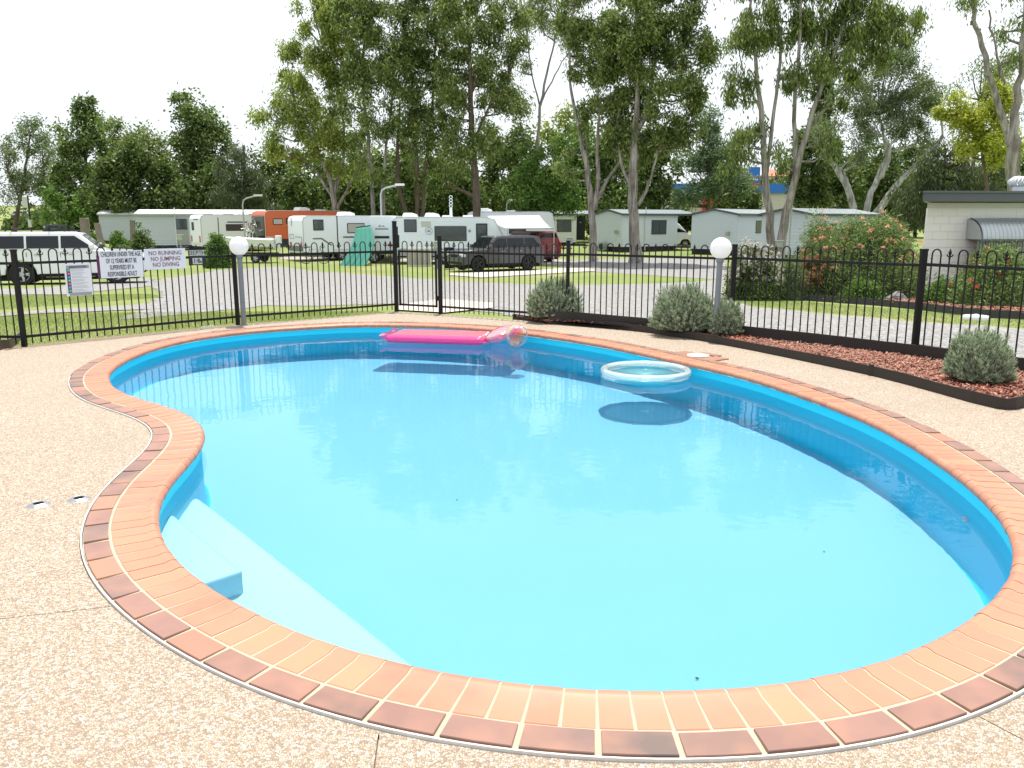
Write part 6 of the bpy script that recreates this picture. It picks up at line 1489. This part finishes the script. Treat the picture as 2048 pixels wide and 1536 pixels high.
# --- the dark belt of trees behind everything, each tree its own
belt = [(430, 330, 1), (555, 318, 1), (600, 335, 0), (655, 330, 2), (712, 325, 1), (770, 322, 0), (822, 318, 2), (880, 318, 1), (925, 325, 0), (985, 280, 2), (1030, 270, 1), (1130, 245, 4), (1165, 270, 3), (1215, 280, 1), (1260, 280, 2), (1318, 285, 0), (1475, 350, 0), (1675, 300, 1), (1722, 305, 2), (1770, 300, 1), (1830, 288, 0), (1985, 300, 2), (2040, 310, 1)]
kinds = [('dark', 'dense dark'), ('dark', 'tall dark'), ('mid', 'mid green'), ('green', 'fresh green'), ('gumy', 'light green')]
where = {430: 'left of the pointed she-oak', 555: 'above the orange caravan', 600: 'left of the spreading gum stems', 655: 'behind the spreading gum stems', 712: 'between the first two pale gums', 770: 'behind the tall curved street light', 822: 'behind the fine brown stems', 880: 'left of the central thick trunk', 925: 'just behind the central thick trunk', 985: 'right of the central thick trunk', 1030: 'left of the round dark tree', 1130: 'above the round dark tree', 1165: 'left of the pale twin-stemmed gum', 1215: 'between the twin-stemmed gum and the thickest trunk', 1260: 'behind the thickest trunk', 1318: 'right of the thickest trunk', 1362: 'left of the tall conifer', 1475: 'between conifer and forked gum', 1560: 'between the forked gum trunks', 1675: 'behind the left white limb', 1722: 'behind the foot of the white limbs', 1770: 'between the white limbs', 1830: 'under the right white limb', 1985: 'behind the roof of the block building', 2040: 'at the right edge behind the roof vent'}
for i, (x, yt, k) in enumerate(belt):
    yt -= 26 if 480 < x < 1400 else 8
    Yb = 84 + (i * 7) % 13; lf, wd_ = kinds[k]; hgt = 470 - yt; s_ = 30 + (i * 5) % 9
    top = yt + 16; mid = (yt + 430) / 2
    bl = [(x, top, 20, 18), (x - 12, top + 30, s_ + 4, 28), (x + 14, top + 50, s_ + 6, 30), (x - 8, mid + 18, s_ + 8, 34), (x + 8, 400, s_ + 12, 38), (x, 440, s_ + 6, 22, .7)]
    tree('belt_tree', '%s tree of the belt, %s' % (wd_, where[x]), (x, 470), Yb, [[(x, 470, 6), (x + 3, mid, 5), (x, top, 2)]], bl, lf, bark='dark', L=.42, Wd=.11, per=150, cr_=.95, droop=.4, seed=60 + i, dens=1.3, limbs=False, group='belt of trees behind the park', dspread=1.1)
# far wooded rise so that no bare horizon shows between the trunks
rg = np.random.default_rng(5); n = 90000; X = rg.uniform(-75, 120, n); Yw = rg.uniform(122, 150, n); Hh = (6.5 + 2.0 * np.sin(X * .21) + 1.3 * np.sin(X * .53 + 2)) * np.sqrt(1 - ((Yw - 136) / 15) ** 2) * np.where(X < -42, .35, 1)
Zw = np.interp(Yw, TY, TZ) + Hh * rg.uniform(0, 1, n) ** .45
V = leaves_at(np.c_[X, Yw, Zw], .9, .32, .2, rg)
tag(link('distant_wood', arr_mesh('distant_wood', V, np.arange(len(V)), 4), LF['dark']), 'hazy dark wood on the rise beyond the park', 'wood', kind='stuff')

# ================================================================== SHRUBS
def shrub(name, label, base, rx, ry, hz, per, ncl, L, Wd, leafm, flowers=None, nfl=0, fsize=.05, seed=1, cat='shrub', group=None, droop=0, cl=.28, twig=True):
    rg = np.random.default_rng(seed); e = empty(name, base, 0, label, cat, group)
    d = rg.normal(0, 1, (ncl, 3)); d[:, 2] = np.abs(d[:, 2]) * 1.1 - .15; d /= np.linalg.norm(d, axis=1)[:, None]; rad = rg.uniform(.3, 1, ncl) ** .45
    lump = 1 + .13 * np.sin(np.arctan2(d[:, 1], d[:, 0]) * 3 + seed) + .08 * np.sin(d[:, 0] * 6 + seed)
    C = d * (rad * lump)[:, None] * np.array([rx, ry, hz * .93]); C[:, 2] = np.maximum(C[:, 2], .06 * hz)
    P = np.repeat(C, per, 0) + rg.normal(0, cl / 2, (ncl * per, 3)) * np.array([1, 1, .8]); P[:, 2] = np.maximum(P[:, 2], .01)
    V = leaves_at(P, L, Wd, droop, rg, 1.0); link('foliage', arr_mesh('foliage', V, np.arange(len(V)), 4), leafm, e); TOTAL[0] += len(P)
    tb = MB()
    for q in C[::max(1, ncl // 36)]: tb.tube([Vector((q[0] * .08, q[1] * .08, 0)), Vector(q * np.array([.55, .55, .45])), Vector(q)], [.03 * hz, .018 * hz, .006], 5)
    tb.build('branches', BK['brown'], e, True)
    if flowers and nfl:
        out_ = C[(rad > .8) & (C[:, 2] > .35 * hz)]; out_ = out_[rg.integers(0, len(out_), nfl)] * 1.06 + rg.normal(0, cl * .4, (nfl, 3))
        k = 16; P = np.repeat(out_, k, 0); V = leaves_at(P, fsize, fsize * .16, 0, rg, 1.0)
        link('flowers', arr_mesh('flowers', V, np.arange(len(V)), 4), flowers, e)
    return e
def fl_mat(name, cols): return m_leaf(name, cols, .3, trc=cols[-1])
oran = fl_mat('orange bloom', [(.75, .25, .16), (.85, .38, .26), (.88, .50, .36)]); whit = fl_mat('white bloom', [(.55, .50, .45), (.70, .66, .60)]); redb = fl_mat('red bloom', [(.55, .06, .06), (.7, .12, .1)]); coppery = fl_mat('copper young leaves', [(.35, .12, .07), (.45, .22, .12)])
grev = m_leaf('grevillea leaves', [(.02, .045, .013), (.07, .13, .035), (.18, .28, .08), (.38, .46, .18)], .18)
def sb(x0, x1, yt, yb, Y):
    c = gp((x0 + x1) / 2, yb, Y); return c, (at(x1, yb, Y).x - at(x0, yb, Y).x) / 2, at(x0, yt, Y).z - c.z
c, rx, hz = sb(1448, 1560, 485, 583, 19.2); shrub('photinia_bush', 'rounded bush with cream white blossom behind the near globe lamp', c, rx, rx, hz, 42, 420, .055, .014, LF['dark'], whit, 520, .05, seed=41, cl=.16)
c, rx, hz = sb(1560, 1606, 512, 590, 19); shrub('westringia_bush', 'narrow grey bush between white blossom and coppery bush', c, rx, rx, hz, 70, 160, .05, .006, LF['grey'], seed=42, cl=.12)
c, rx, hz = sb(1588, 1660, 515, 588, 19.2); shrub('photinia_bush', 'coppery leaved bush left of the big orange flowering shrub', c, rx, rx, hz, 40, 240, .06, .015, LF['dark'], coppery, 420, .06, seed=43, cl=.14)
c, rx, hz = sb(1615, 1842, 436, 592, 19.4); shrub('grevillea_shrub', 'large rounded shrub dotted with orange flowers beside the block building', c, rx, rx * .85, hz, 110, 1150, .11, .008, grev, oran, 260, .065, seed=44, cl=.26)
c, rx, hz = sb(1625, 1700, 425, 540, 19.4); shrub('grevillea_shrub', 'upright orange flowered shrub at the left shoulder of the large one', Vector((c.x, 20.2, terr(20.2))), rx, rx, at(1660, 425, 20.2).z - terr(20.2), 90, 300, .11, .008, grev, oran, 60, .05, seed=45, cl=.22)
c, rx, hz = sb(1902, 2080, 505, 632, 16.4); shrub('grevillea_shrub', 'right hand shrub with red and orange flowers in front of the corrugated awning', c, rx, rx * .8, hz, 100, 720, .09, .0075, grev, redb, 50, .07, seed=46, cl=.22)
c, rx, hz = sb(1845, 1925, 558, 622, 17); shrub('low_shrub', 'low green shrub between the rock and the right hand flowering shrub', c, rx, rx * .8, hz, 50, 150, .06, .014, LF['green'], seed=47, cl=.14)
c, rx, hz = sb(1690, 1760, 560, 604, 17.9); shrub('low_shrub', 'low leafy ground shrub left of the rock', c, rx, rx * .7, hz, 50, 120, .06, .014, LF['green'], seed=48, cl=.13)
c, rx, hz = sb(1762, 1830, 545, 604, 18.6); shrub('low_shrub', 'leafy shrub behind the rock', c, rx, rx * .7, hz, 50, 140, .07, .016, LF['mid'], seed=49, cl=.14)
def strappy(x, y, h_, n, label, seed):
    c = gt(x, y); rg = random.Random(seed); e = empty('strappy_plant', c, 0, label, 'plant', 'strap leaved plants in the far bed')
    for k in range(n):
        a = rg.uniform(0, 6.28); ln = h_ * rg.uniform(.7, 1.1); pts = [Vector((math.cos(a) * ln * .55 * t, math.sin(a) * ln * .55 * t, ln * (t - .35 * t * t * 1.1))) for t in [q / 5 for q in range(6)]]
        mb = MB(); sd_ = Vector((-math.sin(a), math.cos(a), 0))
        for i, p in enumerate(pts):
            w_ = .014 * (1 - (i / 5) ** 2) + .001; mb.v += [tuple(p - sd_ * w_), tuple(p + sd_ * w_)]
        for i in range(5): mb.f.append([i * 2, i * 2 + 1, i * 2 + 3, i * 2 + 2])
        mb.build('leaf', LF['green'], e)
strappy(1547, 588, .40, 16, 'strap leaved plant beside the white blossom bush', 1); strappy(1850, 612, .40, 16, 'strap leaved plant near the corner of the block building', 2)
c = gt(1790, 606); rk = MB(); rg_r = random.Random(4); k = 12
for i in range(7):
    for j in range(k):
        a = 2 * math.pi * j / k; t = i / 6 * math.pi / 2; r_ = 1 + .16 * math.sin(j * 2.1 + i) + .1 * math.sin(j * 5 + i * 2)
        rk.v.append((.26 * math.cos(a) * math.cos(t) * r_ + .05 * i / 6, .18 * math.sin(a) * math.cos(t) * r_, .26 * math.sin(t) * (1 + .12 * math.sin(a * 2)) - .02))
for i in range(6):
    for j in range(k): a = i * k + j; b = i * k + (j + 1) % k; rk.f.append([a, b, b + k, a + k])
o = rk.build('rock', mat('pale rock', (.30, .29, .28), .9, var=.35, vs=6, bump=1, bs=25)); o.location = c; tag(o, 'pale grey rock in the mulch in front of the orange flowering shrub', 'rock')
# left garden by the stumps
def ball_bush(name, label, x0, x1, yt, yb, Y, lf, seed, per=60, ncl=260, L=.07, Wd=.02):
    c, rx, hz = sb(x0, x1, yt, yb, Y); return shrub(name, label, c, rx, rx, hz, per, ncl, L, Wd, lf, seed=seed, cl=.22)
ball_bush('ball_bush', 'dark round bush in front of the long pale grey cabin', 258, 310, 456, 505, 44, LF['dark'], 51, L=.12, Wd=.035)
ball_bush('ball_bush', 'bright green round bush left of the far globe lamp', 414, 457, 466, 508, 45, LF['green'], 52, L=.1, Wd=.03)
ball_bush('clipped_hedge', 'low green hedge between the stumps', 219, 262, 467, 494, 49, LF['green'], 53, ncl=160, L=.12, Wd=.035)
ball_bush('clipped_hedge', 'green hedge left of the pale leaning stump', 182, 204, 462, 492, 51, LF['green'], 54, ncl=120, L=.12, Wd=.035)
ball_bush('lavender_bush', 'small grey bush at the foot of the dark round bush', 238, 262, 486, 505, 43, LF['grey'], 55, ncl=70, L=.1, Wd=.02)
ball_bush('lavender_bush', 'small grey bush at the foot of the pale leaning stump', 186, 212, 480, 498, 45, LF['grey'], 56, ncl=70, L=.1, Wd=.02)
# small leaves that sank in the pool and lie on the paving
V = []; rg = np.random.default_rng(9)
for k in range(12):
    x, y = (rg.uniform(-.5, 2.4), rg.uniform(3.2, 9.5)); z = WZ - wdepth(y) + .01
    V.append((x, y, z))
V = leaves_at(np.array(V), .026, .006, 0, rg, .1)
tag(link('sunken_leaves', arr_mesh('sunken_leaves', V, np.arange(len(V)), 4), mat('wet leaf', (.05, .05, .02), .8)), 'few tiny dark leaves lying on the pool floor', 'leaves', kind='stuff').cycles.is_caustics_receiver = True
